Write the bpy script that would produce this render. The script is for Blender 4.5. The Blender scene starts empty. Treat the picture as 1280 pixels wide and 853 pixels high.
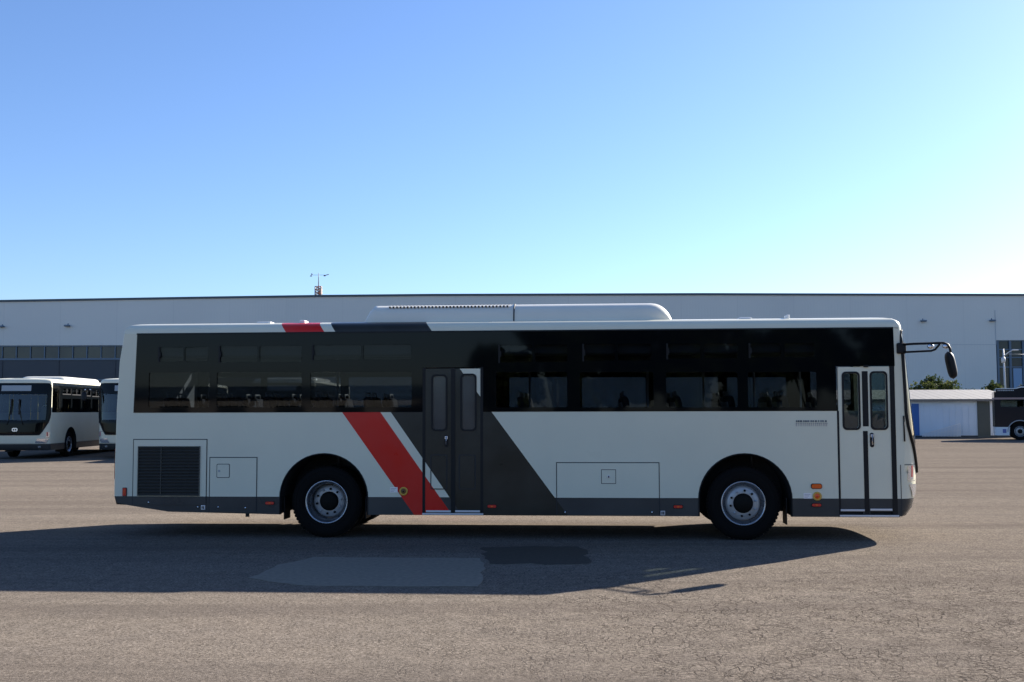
import bpy, bmesh, math, random
from mathutils import Vector, Matrix
from mathutils.geometry import tessellate_polygon
random.seed(7)
R = math.radians
scene = bpy.context.scene
C = scene.collection

# ------------------------------------------------------------------ camera, sky, sun, exposure
CAM_H, PITCH, ROLL, FPX = 1.85, 0.0641, -0.0028, 1357.0
cam_data = bpy.data.cameras.new('camera')
cam_data.sensor_width = 36.0
cam_data.lens = 36.0 * FPX / 1280.0
cam_data.clip_start = 0.1
cam_data.clip_end = 5000
cam = bpy.data.objects.new('camera', cam_data)
C.objects.link(cam)
cam.matrix_world = Matrix.Translation((0, 0, CAM_H)) @ Matrix.Rotation(math.pi / 2 + PITCH, 4, 'X') @ Matrix.Rotation(ROLL, 4, 'Z')
scene.camera = cam

SUN_EL, SUN_AZ = R(24.7), R(49.9)          # azimuth from +Y towards +X
world = bpy.data.worlds.new('World')
scene.world = world
world.use_nodes = True
wn, wl = world.node_tree.nodes, world.node_tree.links
wn.clear()
wo = wn.new('ShaderNodeOutputWorld'); bg = wn.new('ShaderNodeBackground'); sky = wn.new('ShaderNodeTexSky')
sky.sky_type = 'NISHITA'; sky.sun_disc = False
sky.sun_elevation = SUN_EL; sky.sun_rotation = SUN_AZ
sky.altitude = 0; sky.air_density = 1.0; sky.dust_density = 0.45; sky.ozone_density = 3.0
bg.inputs['Strength'].default_value = 0.05
tint = wn.new('ShaderNodeMix'); tint.data_type = 'RGBA'; tint.blend_type = 'MULTIPLY'; tint.inputs[0].default_value = 1.0
tint.inputs[7].default_value = (0.96, 1.09, 1.37, 1)      # deep clear-morning blue
wl.new(sky.outputs[0], tint.inputs[6]); wl.new(tint.outputs[2], bg.inputs['Color']); wl.new(bg.outputs[0], wo.inputs['Surface'])

sd = bpy.data.lights.new('sun', 'SUN'); sd.energy = 5.0; sd.angle = R(0.5); sd.color = (1.0, 0.93, 0.84)
sun = bpy.data.objects.new('sun', sd); C.objects.link(sun)
sdir = Vector((math.sin(SUN_AZ) * math.cos(SUN_EL), math.cos(SUN_AZ) * math.cos(SUN_EL), math.sin(SUN_EL)))
sun.rotation_euler = sdir.to_track_quat('Z', 'Y').to_euler()
vs = scene.view_settings
vs.view_transform = 'Standard'; vs.look = 'None'; vs.exposure = 1.58; vs.gamma = 1.0; vs.use_curve_mapping = False

# ------------------------------------------------------------------ survey helpers (photo measure -> metres)
camR = cam.matrix_world.to_3x3()
def ray(px, py):
    return camR @ Vector(((px - 640) / FPX, -(py - 426.5) / FPX, -1))
def ground(px, py, z=0.0):
    d = ray(px, py); t = (z - CAM_H) / d.z
    return (d.x * t, d.y * t)
def far(px, py, Y):
    d = ray(px, py); t = Y / d.y
    return (d.x * t, CAM_H + d.z * t)
BUS_Y, BUS_K = 15.78, 0.0763
BUS_ROT = -math.atan(BUS_K)
def B(px, py):
    """point of the near bus side, in the bus's own x (along) and z (up)"""
    d = ray(px, py)
    t = BUS_Y / (d.y + BUS_K * d.x)
    x, y = d.x * t, d.y * t
    return (x / math.cos(BUS_ROT), CAM_H + d.z * t)
def U(px, py=560): return B(px, py)[0]
def Z(py, px=640): return B(px, py)[1]

# ------------------------------------------------------------------ materials
def new_mat(name):
    m = bpy.data.materials.new(name); m.use_nodes = True
    nt = m.node_tree
    return m, nt.nodes, nt.links, nt.nodes['Principled BSDF']
def plain(name, col, rough=0.5, metal=0.0, spec=0.5, noise=0.0, scale=3.0, coat=0.0):
    m, n, l, p = new_mat(name)
    p.inputs['Base Color'].default_value = (*col, 1)
    p.inputs['Roughness'].default_value = rough
    p.inputs['Metallic'].default_value = metal
    p.inputs['Specular IOR Level'].default_value = spec
    p.inputs['Coat Weight'].default_value = coat
    p.inputs['Coat Roughness'].default_value = 0.08
    if noise:
        tc = n.new('ShaderNodeTexCoord'); t = n.new('ShaderNodeTexNoise'); t.inputs['Scale'].default_value = scale; t.inputs['Detail'].default_value = 8
        mp = n.new('ShaderNodeMapRange'); mp.inputs['To Min'].default_value = 1 - noise; mp.inputs['To Max'].default_value = 1 + noise
        mx = n.new('ShaderNodeMix'); mx.data_type = 'RGBA'; mx.blend_type = 'MULTIPLY'; mx.inputs[0].default_value = 1
        mx.inputs[6].default_value = (*col, 1)
        l.new(tc.outputs['Object'], t.inputs['Vector']); l.new(t.outputs['Fac'], mp.inputs['Value'])
        l.new(mp.outputs[0], mx.inputs[7]); l.new(mx.outputs[2], p.inputs['Base Color'])
        m2 = n.new('ShaderNodeMapRange'); m2.inputs['To Min'].default_value = max(0, rough - noise * .5); m2.inputs['To Max'].default_value = min(1, rough + noise * .5)
        l.new(t.outputs['Fac'], m2.inputs['Value']); l.new(m2.outputs[0], p.inputs['Roughness'])
    return m
def glass_mat(name, tint, rough=0.01, refl=1.0):
    m = bpy.data.materials.new(name); m.use_nodes = True
    n, l = m.node_tree.nodes, m.node_tree.links
    n.clear()
    o = n.new('ShaderNodeOutputMaterial'); t = n.new('ShaderNodeBsdfTransparent'); g = n.new('ShaderNodeBsdfGlossy'); mx = n.new('ShaderNodeMixShader')
    lw = n.new('ShaderNodeLayerWeight'); lw.inputs['Blend'].default_value = 0.5
    pw = n.new('ShaderNodeMath'); pw.operation = 'POWER'; pw.inputs[1].default_value = 5
    ma = n.new('ShaderNodeMath'); ma.operation = 'MULTIPLY_ADD'; ma.inputs[1].default_value = 0.95 ; ma.inputs[2].default_value = 0.05 * refl
    t.inputs['Color'].default_value = (*tint, 1); g.inputs['Roughness'].default_value = rough; g.inputs['Color'].default_value = (1, 1, 1, 1)
    l.new(lw.outputs['Facing'], pw.inputs[0]); l.new(pw.outputs[0], ma.inputs[0]); l.new(ma.outputs[0], mx.inputs[0])
    l.new(t.outputs[0], mx.inputs[1]); l.new(g.outputs[0], mx.inputs[2]); l.new(mx.outputs[0], o.inputs['Surface'])
    return m

WHITE = (0.73, 0.70, 0.54)
BAND = (0.036, 0.040, 0.042)
def paint_mat(name, stripes):
    """bus paint: pale body, dark skirt band, and (main bus) slanting red / white / charcoal stripes"""
    m, n, l, p = new_mat(name)
    tc = n.new('ShaderNodeTexCoord'); sp = n.new('ShaderNodeSeparateXYZ'); l.new(tc.outputs['Object'], sp.inputs[0])
    def math_(op, a, b):
        k = n.new('ShaderNodeMath'); k.operation = op
        for i, v in enumerate((a, b)):
            if hasattr(v, 'is_output'): l.new(v, k.inputs[i])
            else: k.inputs[i].default_value = v
        return k.outputs[0]
    def mix(f, a, b):
        k = n.new('ShaderNodeMix'); k.data_type = 'RGBA'; l.new(f, k.inputs[0])
        for i, v in ((6, a), (7, b)):
            if hasattr(v, 'is_output'): l.new(v, k.inputs[i])
            else: k.inputs[i].default_value = (*v, 1)
        return k.outputs[2]
    x, z = sp.outputs[0], sp.outputs[2]
    band = math_('LESS_THAN', z, 0.6)
    col = mix(band, WHITE, BAND)
    if stripes:
        def line(p1, p2):
            (x1, z1), (x2, z2) = B(*p1), B(*p2)
            b = (x2 - x1) / (z2 - z1); a = x1 - b * z1
            return math_('GREATER_THAN', x, math_('MULTIPLY_ADD', z, b) if False else math_('ADD', math_('MULTIPLY', z, b), a))
        rl = line((349, 403.5), (518.5, 645)); rr = line((397, 403), (561, 638))
        wr = line((411, 403), (564, 625)); cr = line((531, 402), (697, 627))
        col = mix(math_('MULTIPLY', rl, math_('SUBTRACT', 1.0, rr)), col, (0.62, 0.006, 0.003))
        col = mix(math_('MULTIPLY', wr, math_('SUBTRACT', 1.0, cr)), col, (0.015, 0.0155, 0.012))
    # faint dust towards uneven patches
    nz = n.new('ShaderNodeTexNoise'); nz.inputs['Scale'].default_value = 1.3; nz.inputs['Detail'].default_value = 9; l.new(tc.outputs['Object'], nz.inputs['Vector'])
    mr = n.new('ShaderNodeMapRange'); mr.inputs['From Min'].default_value = .3; mr.inputs['From Max'].default_value = .75
    mr.inputs['To Min'].default_value = 0.0; mr.inputs['To Max'].default_value = 0.10; l.new(nz.outputs['Fac'], mr.inputs['Value'])
    col = mix(mr.outputs[0], col, (0.30, 0.28, 0.24))
    l.new(col, p.inputs['Base Color'])
    mr2 = n.new('ShaderNodeMapRange'); mr2.inputs['To Min'].default_value = .22; mr2.inputs['To Max'].default_value = .38; l.new(nz.outputs['Fac'], mr2.inputs['Value'])
    l.new(mr2.outputs[0], p.inputs['Roughness'])
    p.inputs['Specular IOR Level'].default_value = 0.22; p.inputs['Coat Weight'].default_value = 0.1; p.inputs['Coat Roughness'].default_value = 0.12
    # very slight panel waviness
    n2 = n.new('ShaderNodeTexNoise'); n2.inputs['Scale'].default_value = 0.9; n2.inputs['Detail'].default_value = 1; l.new(tc.outputs['Object'], n2.inputs['Vector'])
    bp = n.new('ShaderNodeBump'); bp.inputs['Strength'].default_value = 0.25; bp.inputs['Distance'].default_value = 0.03
    l.new(n2.outputs['Fac'], bp.inputs['Height']); l.new(bp.outputs[0], p.inputs['Normal']); l.new(bp.outputs[0], p.inputs['Coat Normal'])
    return m

M = {}
M['livery'] = paint_mat('bus_paint_striped', True)
M['fleet'] = paint_mat('bus_paint_plain', False)
M['frit'] = plain('black_glass_border', (0.003, 0.004, 0.005), 0.04, 0, 0.14)
M['glass'] = glass_mat('tinted_glass', (0.44, 0.46, 0.475), refl=.24)
M['door_glass'] = glass_mat('door_glass', (0.54, 0.58, 0.58), refl=.9); M['mid_glass'] = plain('smoked_door_glass', (0.058, 0.060, 0.060), 0.12, 0, .4, noise=.25, scale=2)
M['shield'] = glass_mat('windshield_glass', (0.50, 0.60, 0.57))
M['rubber'] = plain('black_rubber', (0.006, 0.006, 0.0065), 0.55, 0, .3)
M['tyre'] = plain('tyre_rubber', (0.0065, 0.0062, 0.006), 0.85, 0, .12, noise=.25, scale=6)
M['rim'] = plain('painted_steel_rim', (0.42, 0.44, 0.47), 0.28, 0.8, noise=.15, scale=8)
M['dish'] = plain('rim_dish_steel', (0.20, 0.21, 0.23), 0.28, 0.8, noise=.2, scale=8)
M['hub'] = plain('hub_disc_steel', (0.40, 0.40, 0.39), 0.42, 0.3, noise=.2, scale=10)
M['hubdark'] = plain('greasy_hub_cap', (0.006, 0.006, 0.005), 0.7, 0, .15, noise=.3, scale=12)
M['under'] = plain('underbody_black', (0.015, 0.015, 0.015), 0.8)
M['gap'] = plain('panel_gap', (0.02, 0.022, 0.025), 0.7)
M['chrome'] = plain('bright_metal', (0.75, 0.75, 0.76), 0.25, 0.9)
M['alu'] = plain('aluminium_strip', (0.62, 0.64, 0.68), 0.35, 0.4)
M['grey'] = plain('grey_plastic', (0.35, 0.37, 0.38), 0.5)
M['charcoal_door'] = M['livery']
M['ac'] = plain('ac_fairing_white', (0.74, 0.70, 0.58), 0.3, 0, .4, coat=.1, noise=.04)
M['red'] = plain('red_lens', (0.65, 0.03, 0.02), 0.25)
M['orange'] = plain('orange_lens', (0.85, 0.12, 0.01), 0.25)
M['yellow'] = plain('yellow_plastic', (0.65, 0.36, 0.05), 0.4)
M['rose'] = plain('faded_red_lens', (0.5, 0.08, 0.07), 0.35)
M['brown'] = plain('brown_plastic', (0.16, 0.07, 0.015), 0.5)
M['sticker'] = plain('sticker_paper', (0.92, 0.84, 0.78), 0.6)
M['lens'] = plain('clear_lens', (0.85, 0.87, 0.9), 0.12, 0.8)
M['louver'] = plain('louver_dark', (0.055, 0.053, 0.043), 0.45)
M['seat'] = plain('seat_fabric', (0.05, 0.055, 0.07), 0.8, noise=.2, scale=9)
M['seatpl'] = plain('seat_grab_plastic', (0.45, 0.46, 0.44), 0.5)
M['floor'] = plain('bus_floor', (0.12, 0.12, 0.12), 0.7)
M['ceil'] = plain('bus_ceiling', (0.20, 0.21, 0.22), 0.6)
M['rail'] = plain('handrail_yellow', (0.75, 0.50, 0.06), 0.35)
M['script_dark'] = plain('badge_dark', (0.08, 0.10, 0.11), 0.5)
M['script_grey'] = plain('badge_grey', (0.33, 0.28, 0.28), 0.5)
M['white'] = plain('white_paint', (0.78, 0.78, 0.76), 0.5, noise=.06)
M['sign'] = plain('destination_panel', (0.30, 0.34, 0.36), 0.5)

# ------------------------------------------------------------------ mesh helpers
class MB:
    def __init__(self): self.bm = bmesh.new(); self.mats = []
    def mi(self, m):
        if m not in self.mats: self.mats.append(m)
        return self.mats.index(m)
    def face(self, pts, m, smooth=False):
        vs_ = [self.bm.verts.new(p) for p in pts]
        f = self.bm.faces.new(vs_); f.material_index = self.mi(m); f.smooth = smooth; return f
    def box(self, x0, x1, y0, y1, z0, z1, m, bev=0.0, rot=None, seg=2):
        tmp = bmesh.new()
        bmesh.ops.create_cube(tmp, size=1)
        for v in tmp.verts:
            v.co = Vector(((x0 + x1) / 2 + v.co.x * (x1 - x0), (y0 + y1) / 2 + v.co.y * (y1 - y0), (z0 + z1) / 2 + v.co.z * (z1 - z0)))
        if bev: bmesh.ops.bevel(tmp, geom=tmp.edges[:], offset=bev, segments=seg, affect='EDGES', profile=.5)
        if rot is not None:
            for v in tmp.verts: v.co = rot @ v.co
        self._merge(tmp, m, False)
    def _merge(self, tmp, m, smooth):
        idx = self.mi(m); mp = {}
        for v in tmp.verts: mp[v] = self.bm.verts.new(v.co)
        for f in tmp.faces:
            try:
                g = self.bm.faces.new([mp[v] for v in f.verts]); g.material_index = idx; g.smooth = smooth
            except ValueError: pass
        tmp.free()
    def poly(self, pts, y0, y1, m, holes=(), axis='y'):
        """flat polygon in (x,z) [or (y,z) with axis x, (x,y) with axis z] extruded between two depths"""
        loops = [list(pts)] + [list(h) for h in holes]
        def P(a, b, d):
            return (a, d, b) if axis == 'y' else ((d, a, b) if axis == 'x' else (a, b, d))
        flat = [p for lp in loops for p in lp]
        tris = tessellate_polygon([[Vector((p[0], p[1], 0)) for p in lp] for lp in loops])
        idx = self.mi(m)
        fr = [self.bm.verts.new(P(p[0], p[1], y0)) for p in flat]
        bk = [self.bm.verts.new(P(p[0], p[1], y1)) for p in flat]
        for t in tris:
            for vv in (fr, bk):
                try: f = self.bm.faces.new([vv[i] for i in t]); f.material_index = idx
                except ValueError: pass
        o = 0
        for lp in loops:
            k = len(lp)
            for i in range(k):
                a, b = o + i, o + (i + 1) % k
                try: f = self.bm.faces.new([fr[a], fr[b], bk[b], bk[a]]); f.material_index = idx
                except ValueError: pass
            o += k
    def tube(self, pts, r, m, seg=8, caps=True):
        pts = [Vector(p) for p in pts]; rings = []; idx = self.mi(m)
        rr = r if isinstance(r, (list, tuple)) else [r] * len(pts)
        for i, p in enumerate(pts):
            d = (pts[min(i + 1, len(pts) - 1)] - pts[max(i - 1, 0)]).normalized()
            q = d.to_track_quat('Z', 'Y')
            rings.append([self.bm.verts.new(p + q @ Vector((rr[i] * math.cos(2 * math.pi * k / seg), rr[i] * math.sin(2 * math.pi * k / seg), 0))) for k in range(seg)])
        for a, b in zip(rings, rings[1:]):
            for k in range(seg):
                f = self.bm.faces.new([a[k], a[(k + 1) % seg], b[(k + 1) % seg], b[k]]); f.material_index = idx; f.smooth = True
        if caps:
            for rg in (rings[0], rings[-1]):
                f = self.bm.faces.new(rg); f.material_index = idx
    def lathe(self, prof, cx, cz, m, seg=48, axis='y', smooth=True):
        """prof: list of (radius, depth) revolved about the y axis through (cx, cz)"""
        idx = self.mi(m); rings = []
        for r, d in prof:
            rings.append([self.bm.verts.new((cx + r * math.cos(2 * math.pi * k / seg), d, cz + r * math.sin(2 * math.pi * k / seg)) if axis == 'y'
                          else (cx + r * math.cos(2 * math.pi * k / seg), cz + r * math.sin(2 * math.pi * k / seg), d)) for k in range(seg)])
        for a, b in zip(rings, rings[1:]):
            for k in range(seg):
                f = self.bm.faces.new([a[k], a[(k + 1) % seg], b[(k + 1) % seg], b[k]]); f.material_index = idx; f.smooth = smooth
    def grid(self, fn, us, vs_, m, smooth=True):
        """fn(u,v)->point; m may be a function (i,j)->material"""
        vv = [[self.bm.verts.new(fn(u, v)) for u in us] for v in vs_]
        for j in range(len(vs_) - 1):
            for i in range(len(us) - 1):
                f = self.bm.faces.new([vv[j][i], vv[j][i + 1], vv[j + 1][i + 1], vv[j + 1][i]])
                f.material_index = self.mi(m(i, j) if callable(m) else m); f.smooth = smooth
    def obj(self, name, parent=None, loc=None, normals=True):
        if normals: bmesh.ops.recalc_face_normals(self.bm, faces=self.bm.faces[:])
        me = bpy.data.meshes.new(name); self.bm.to_mesh(me); self.bm.free()
        for m in self.mats: me.materials.append(m)
        o = bpy.data.objects.new(name, me); C.objects.link(o)
        if parent: o.parent = parent
        if loc: o.location = loc
        return o
def tag(o, label=None, cat=None, group=None, kind=None):
    if label: o['label'] = label
    if cat: o['category'] = cat
    if group: o['group'] = group
    if kind: o['kind'] = kind
    return o
def empty(name, loc, rz=0.0):
    o = bpy.data.objects.new(name, None); C.objects.link(o); o.location = loc; o.rotation_euler = (0, 0, rz); o.empty_display_size = .3
    return o
def copy_tree(o, parent=None):
    c = o.copy(); C.objects.link(c); c.parent = parent
    for ch in list(o.children): copy_tree(ch, c)
    return c
def interp(tab, z):
    if z <= tab[0][0]: return tab[0][1]
    for (a, va), (b, vb) in zip(tab, tab[1:]):
        if z <= b: return va + (vb - va) * (z - a) / (b - a)
    return tab[-1][1]
def rrect(x0, x1, z0, z1, r, n=5):
    pts = []
    for cx, cz, a0 in ((x1 - r, z1 - r, 0), (x0 + r, z1 - r, 90), (x0 + r, z0 + r, 180), (x1 - r, z0 + r, 270)):
        for k in range(n + 1):
            a = R(a0 + 90 * k / n); pts.append((cx + r * math.cos(a), cz + r * math.sin(a)))
    return pts

# ------------------------------------------------------------------ ground
def ground_mat():
    m, n, l, p = new_mat('old_asphalt')
    tc = n.new('ShaderNodeTexCoord')
    def noise(scale, detail=6, rough=.6, vec=None, dist=0):
        t = n.new('ShaderNodeTexNoise'); t.inputs['Scale'].default_value = scale; t.inputs['Detail'].default_value = detail
        t.inputs['Roughness'].default_value = rough; t.inputs['Distortion'].default_value = dist
        l.new(vec or tc.outputs['Object'], t.inputs['Vector']); return t.outputs['Fac']
    def mrange(v, a, b, c, d):
        k = n.new('ShaderNodeMapRange'); k.inputs['From Min'].default_value = a; k.inputs['From Max'].default_value = b
        k.inputs['To Min'].default_value = c; k.inputs['To Max'].default_value = d; l.new(v, k.inputs['Value']); return k.outputs[0]
    def mth(op, a, b):
        k = n.new('ShaderNodeMath'); k.operation = op
        for i, v in enumerate((a, b)):
            if hasattr(v, 'is_output'): l.new(v, k.inputs[i])
            else: k.inputs[i].default_value = v
        return k.outputs[0]
    def mix(f, a, b, bl='MIX'):
        k = n.new('ShaderNodeMix'); k.data_type = 'RGBA'; k.blend_type = bl
        if hasattr(f, 'is_output'): l.new(f, k.inputs[0])
        else: k.inputs[0].default_value = f
        for i, v in ((6, a), (7, b)):
            if hasattr(v, 'is_output'): l.new(v, k.inputs[i])
            else: k.inputs[i].default_value = (*v, 1)
        return k.outputs[2]
    st = n.new('ShaderNodeMapping'); st.inputs['Scale'].default_value = (0.18, 1.0, 1); l.new(tc.outputs['Object'], st.inputs['Vector'])
    big = noise(0.35, 5, .6, st.outputs[0], .4); mid = noise(1.7, 8, .65); fine = noise(34, 4, .75); grit = noise(120, 3, .7)
    col = mix(mrange(big, .35, .65, 0, 1), (0.152, 0.127, 0.102), (0.178, 0.150, 0.121))
    col = mix(mrange(mid, .35, .7, 0, .45), col, (0.133, 0.115, 0.098))
    agg = mrange(fine, .34, .66, .42, 1.60); col = mix(1.0, col, agg, 'MULTIPLY'); col = mix(1.0, col, mrange(noise(7, 5, .7), .3, .7, .78, 1.2), 'MULTIPLY')
    agg2 = mrange(grit, .33, .67, .5, 1.55); col = mix(1.0, col, agg2, 'MULTIPLY')
    # alligator cracks in worn areas
    wv = n.new('ShaderNodeTexNoise'); wv.inputs['Scale'].default_value = 4; wv.inputs['Detail'].default_value = 6; l.new(tc.outputs['Object'], wv.inputs['Vector'])
    ad = n.new('ShaderNodeMix'); ad.data_type = 'RGBA'; ad.blend_type = 'LINEAR_LIGHT'; ad.inputs[0].default_value = .12
    l.new(tc.outputs['Object'], ad.inputs[6]); l.new(wv.outputs['Color'], ad.inputs[7])
    def crack(scale, w, sc=(1, 1, 1)):
        mp = n.new('ShaderNodeMapping'); mp.inputs['Scale'].default_value = sc; l.new(ad.outputs[2], mp.inputs['Vector'])
        v = n.new('ShaderNodeTexVoronoi'); v.feature = 'DISTANCE_TO_EDGE'; v.inputs['Scale'].default_value = scale; l.new(mp.outputs[0], v.inputs['Vector'])
        return mrange(v.outputs['Distance'], 0, w, 1, 0)
    sepp = n.new('ShaderNodeSeparateXYZ'); l.new(tc.outputs['Object'], sepp.inputs[0])
    gx = mrange(sepp.outputs[0], -2.0, 1.6, 0.0, 1.0); gy = mrange(sepp.outputs[1], 14.5, 11.0, 0.0, 1.0)
    zone = mth('MULTIPLY', gx, gy)
    patch = mrange(noise(.55, 4, .6), .34, .54, .25, 1)
    c1 = mth('MULTIPLY', crack(7.5, .052), mth('MULTIPLY', mrange(noise(2.2, 4), .36, .55, 0, 1), mth('MULTIPLY', patch, mth('ADD', mth('MULTIPLY', zone, .85), .12))))
    c2 = mth('MULTIPLY', crack(17.0, .07, (.8, 1, 1)), mth('MULTIPLY', mrange(noise(3.1, 3), .42, .6, 0, .8), mth('ADD', mth('MULTIPLY', zone, .75), .22)))
    cr = mth('MAXIMUM', c1, c2)
    col = mix(mth('MULTIPLY', cr, .85), col, (0.032, 0.026, 0.023))
    # long faint tyre-polished streaks, oil
    s2 = n.new('ShaderNodeMapping'); s2.inputs['Scale'].default_value = (0.05, 0.9, 1); s2.inputs['Rotation'].default_value = (0, 0, .05); l.new(tc.outputs['Object'], s2.inputs['Vector'])
    col = mix(mrange(noise(1.0, 6, .7, s2.outputs[0]), .46, .66, 0, .48), col, (0.095, 0.079, 0.067))
    col = mix(mrange(noise(0.9, 3, .5), .70, .76, 0, .5), col, (0.20, 0.173, 0.146))
    l.new(col, p.inputs['Base Color'])
    p.inputs['Roughness'].default_value = 0.95; p.inputs['Specular IOR Level'].default_value = 0.0
    h = mth('ADD', mth('MULTIPLY', fine, .6), mth('MULTIPLY', grit, .3)); h = mth('SUBTRACT', h, mth('MULTIPLY', cr, .8)); h = mth('ADD', h, mth('MULTIPLY', mid, 1.0))
    bp = n.new('ShaderNodeBump'); bp.inputs['Strength'].default_value = 0.8; bp.inputs['Distance'].default_value = 0.010
    l.new(h, bp.inputs['Height']); l.new(bp.outputs[0], p.inputs['Normal'])
    return m
M['asphalt'] = ground_mat()
g = MB(); g.face([(-1500, -1500, 0), (1500, -1500, 0), (1500, 2500, 0), (-1500, 2500, 0)], M['asphalt'])
tag(g.obj('ground'), kind='structure')

M['patch'] = plain('pale_concrete_patch', (0.205, 0.182, 0.145), 0.95, 0, 0.05, noise=.4, scale=18)
M['tar'] = plain('dark_tar_patch', (0.070, 0.061, 0.050), 0.95, 0, 0.05, noise=.5, scale=22)
def sheet(name, corners, mat, z, jag=0.06, seed=1):
    rnd = random.Random(seed); pts = []
    cs = [ground(*c) for c in corners]
    for i, a in enumerate(cs):
        b = cs[(i + 1) % len(cs)]; L = math.hypot(b[0] - a[0], b[1] - a[1]); k = max(2, int(L / .22))
        for j in range(k):
            t = j / k; pts.append((a[0] + (b[0] - a[0]) * t + rnd.uniform(-jag, jag), a[1] + (b[1] - a[1]) * t + rnd.uniform(-jag, jag)))
    b = MB(); b.poly(pts, 0.001, z, mat, axis='z'); return tag(b.obj(name), kind='structure')
sheet('pavement_patch', [(312, 723), (350, 706), (392, 697), (602, 698), (604, 712), (598, 734), (380, 733)], M['patch'], 0.005, .035)
sheet('tar_patch', [(607, 684), (728, 683), (734, 705), (605, 705)], M['tar'], 0.005, .08, 4)

# ------------------------------------------------------------------ bus
X0T = [(.34, 1122), (.5, 1126), (1.0, 1128.5), (1.45, 1130.5), (2.0, 1130), (2.6, 1128.5), (3.0, 1125.5)]      # front corner of the side, photo columns
X0T = [(z, (px - 640) / 88.4) for z, px in X0T]
DT = [(.34, .22), (.45, .30), (.7, .35), (1.0, .35), (1.45, .31), (2.0, .24), (2.6, .19), (3.0, .17)]
XRT = [(.34, -5.85), (.6, -5.92), (1.1, -5.92), (1.9, -5.91), (2.6, -5.88), (3.0, -5.82)]
DRT = [(.34, .05), (.6, .09), (3.0, .07)]
def X0(z): return interp(X0T, z)
def XR(z): return interp(XRT, z)
W = 2.5
def front_pt(s, z, off=0.0):
    s = max(-1, min(1, s))
    return (X0(z) + off + interp(DT, z) * (1 - abs(s) ** 3) ** .6, 1.25 + (1.25 + off * .5) * s, z)
def rear_pt(s, z, off=0.0):
    s = max(-1, min(1, s))
    return (XR(z) - off - interp(DRT, z) * (1 - abs(s) ** 4) ** .6, 1.25 + 1.25 * s, z)
SS = [math.sin(R(a)) for a in range(-90, 91, 5)]
ZWT, ZWB, ZSK = 3.012, Z(515), 0.342
WSW = [(.96, .72), (1.1, .80), (1.3, .885), (1.45, .95), (1.62, .98), (1.8, .993), (2.8, .992), (2.9, .985), (2.98, .95)]
def wsw(z): return interp(WSW, z)
XA_R, XA_F, RA = U(404.5, 620), U(931.5, 620), 0.645
XW_R, XW_F = U(407, 630), U(930, 630)
XD1, XD2 = U(528), U(604)          # middle door opening
XF1, XF2 = U(1047), U(1119)        # front door opening
XB1 = U(166)                       # window band
def arch(cx, zb):
    zc = .58; pts = [(cx - RA, zb)]
    for k in range(0, 25):
        a = math.pi - math.pi * k / 24; pts.append((cx + RA * math.cos(a), zc + (RA - .005) * math.sin(a)))
    pts.append((cx + RA, zb)); return pts
def sk(x):   # skirt bottom height along the bus
    return interp([(-5.9, .50), (-5.65, .47), (U(212), .375), (-4.0, .355), (-3.0, ZSK), (6, ZSK)], x)

def side_lower_rear(b, y0, y1, mat, xend):
    pts = [(XR(z), z) for z in (3.0, 2.6, 1.9, 1.1, .8, .6)] + [(XR(.5) + .01, .50), (-5.70, .465), (U(212), .375)]
    pts += arch(XA_R, ZSK) + [(xend, ZSK), (xend, ZWB), (XB1, ZWB), (XB1 + .035, ZWT), (XR(3.0), ZWT)]
    b.poly(pts, y0, y1, mat)

WINS = [(199, 229, 231, 260, 186, 262, 434.5, 452), (274.5, 322, 324.5, 377, 271, 377, 433, 453), (391, 451, 454, 514, 388, 514.5, 432, 450),
        (624, 665, 669, 709, 620, 709, 432, 453), (729, 769, 772, 814, 725, 817, 431, 451), (834, 876, 880, 922, 833, 922, 430.5, 448.5), (937, 976, 980.5, 1018, 935, 1021, 430, 447)]
def win_rects():
    out = []
    for a, b_, c, d, e, f, t1, t2 in WINS:
        zt, zm = Z(t1, a), Z(t2, a); zl = Z(465.5, a); zb = Z(509.5, a)
        out.append(((U(a, 440), U(b_, 440), zm, zt), (U(c, 440), U(d, 440), zm, zt), (U(e, 490), U(f, 490), zb, zl)))
    return out
WR = win_rects()

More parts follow.
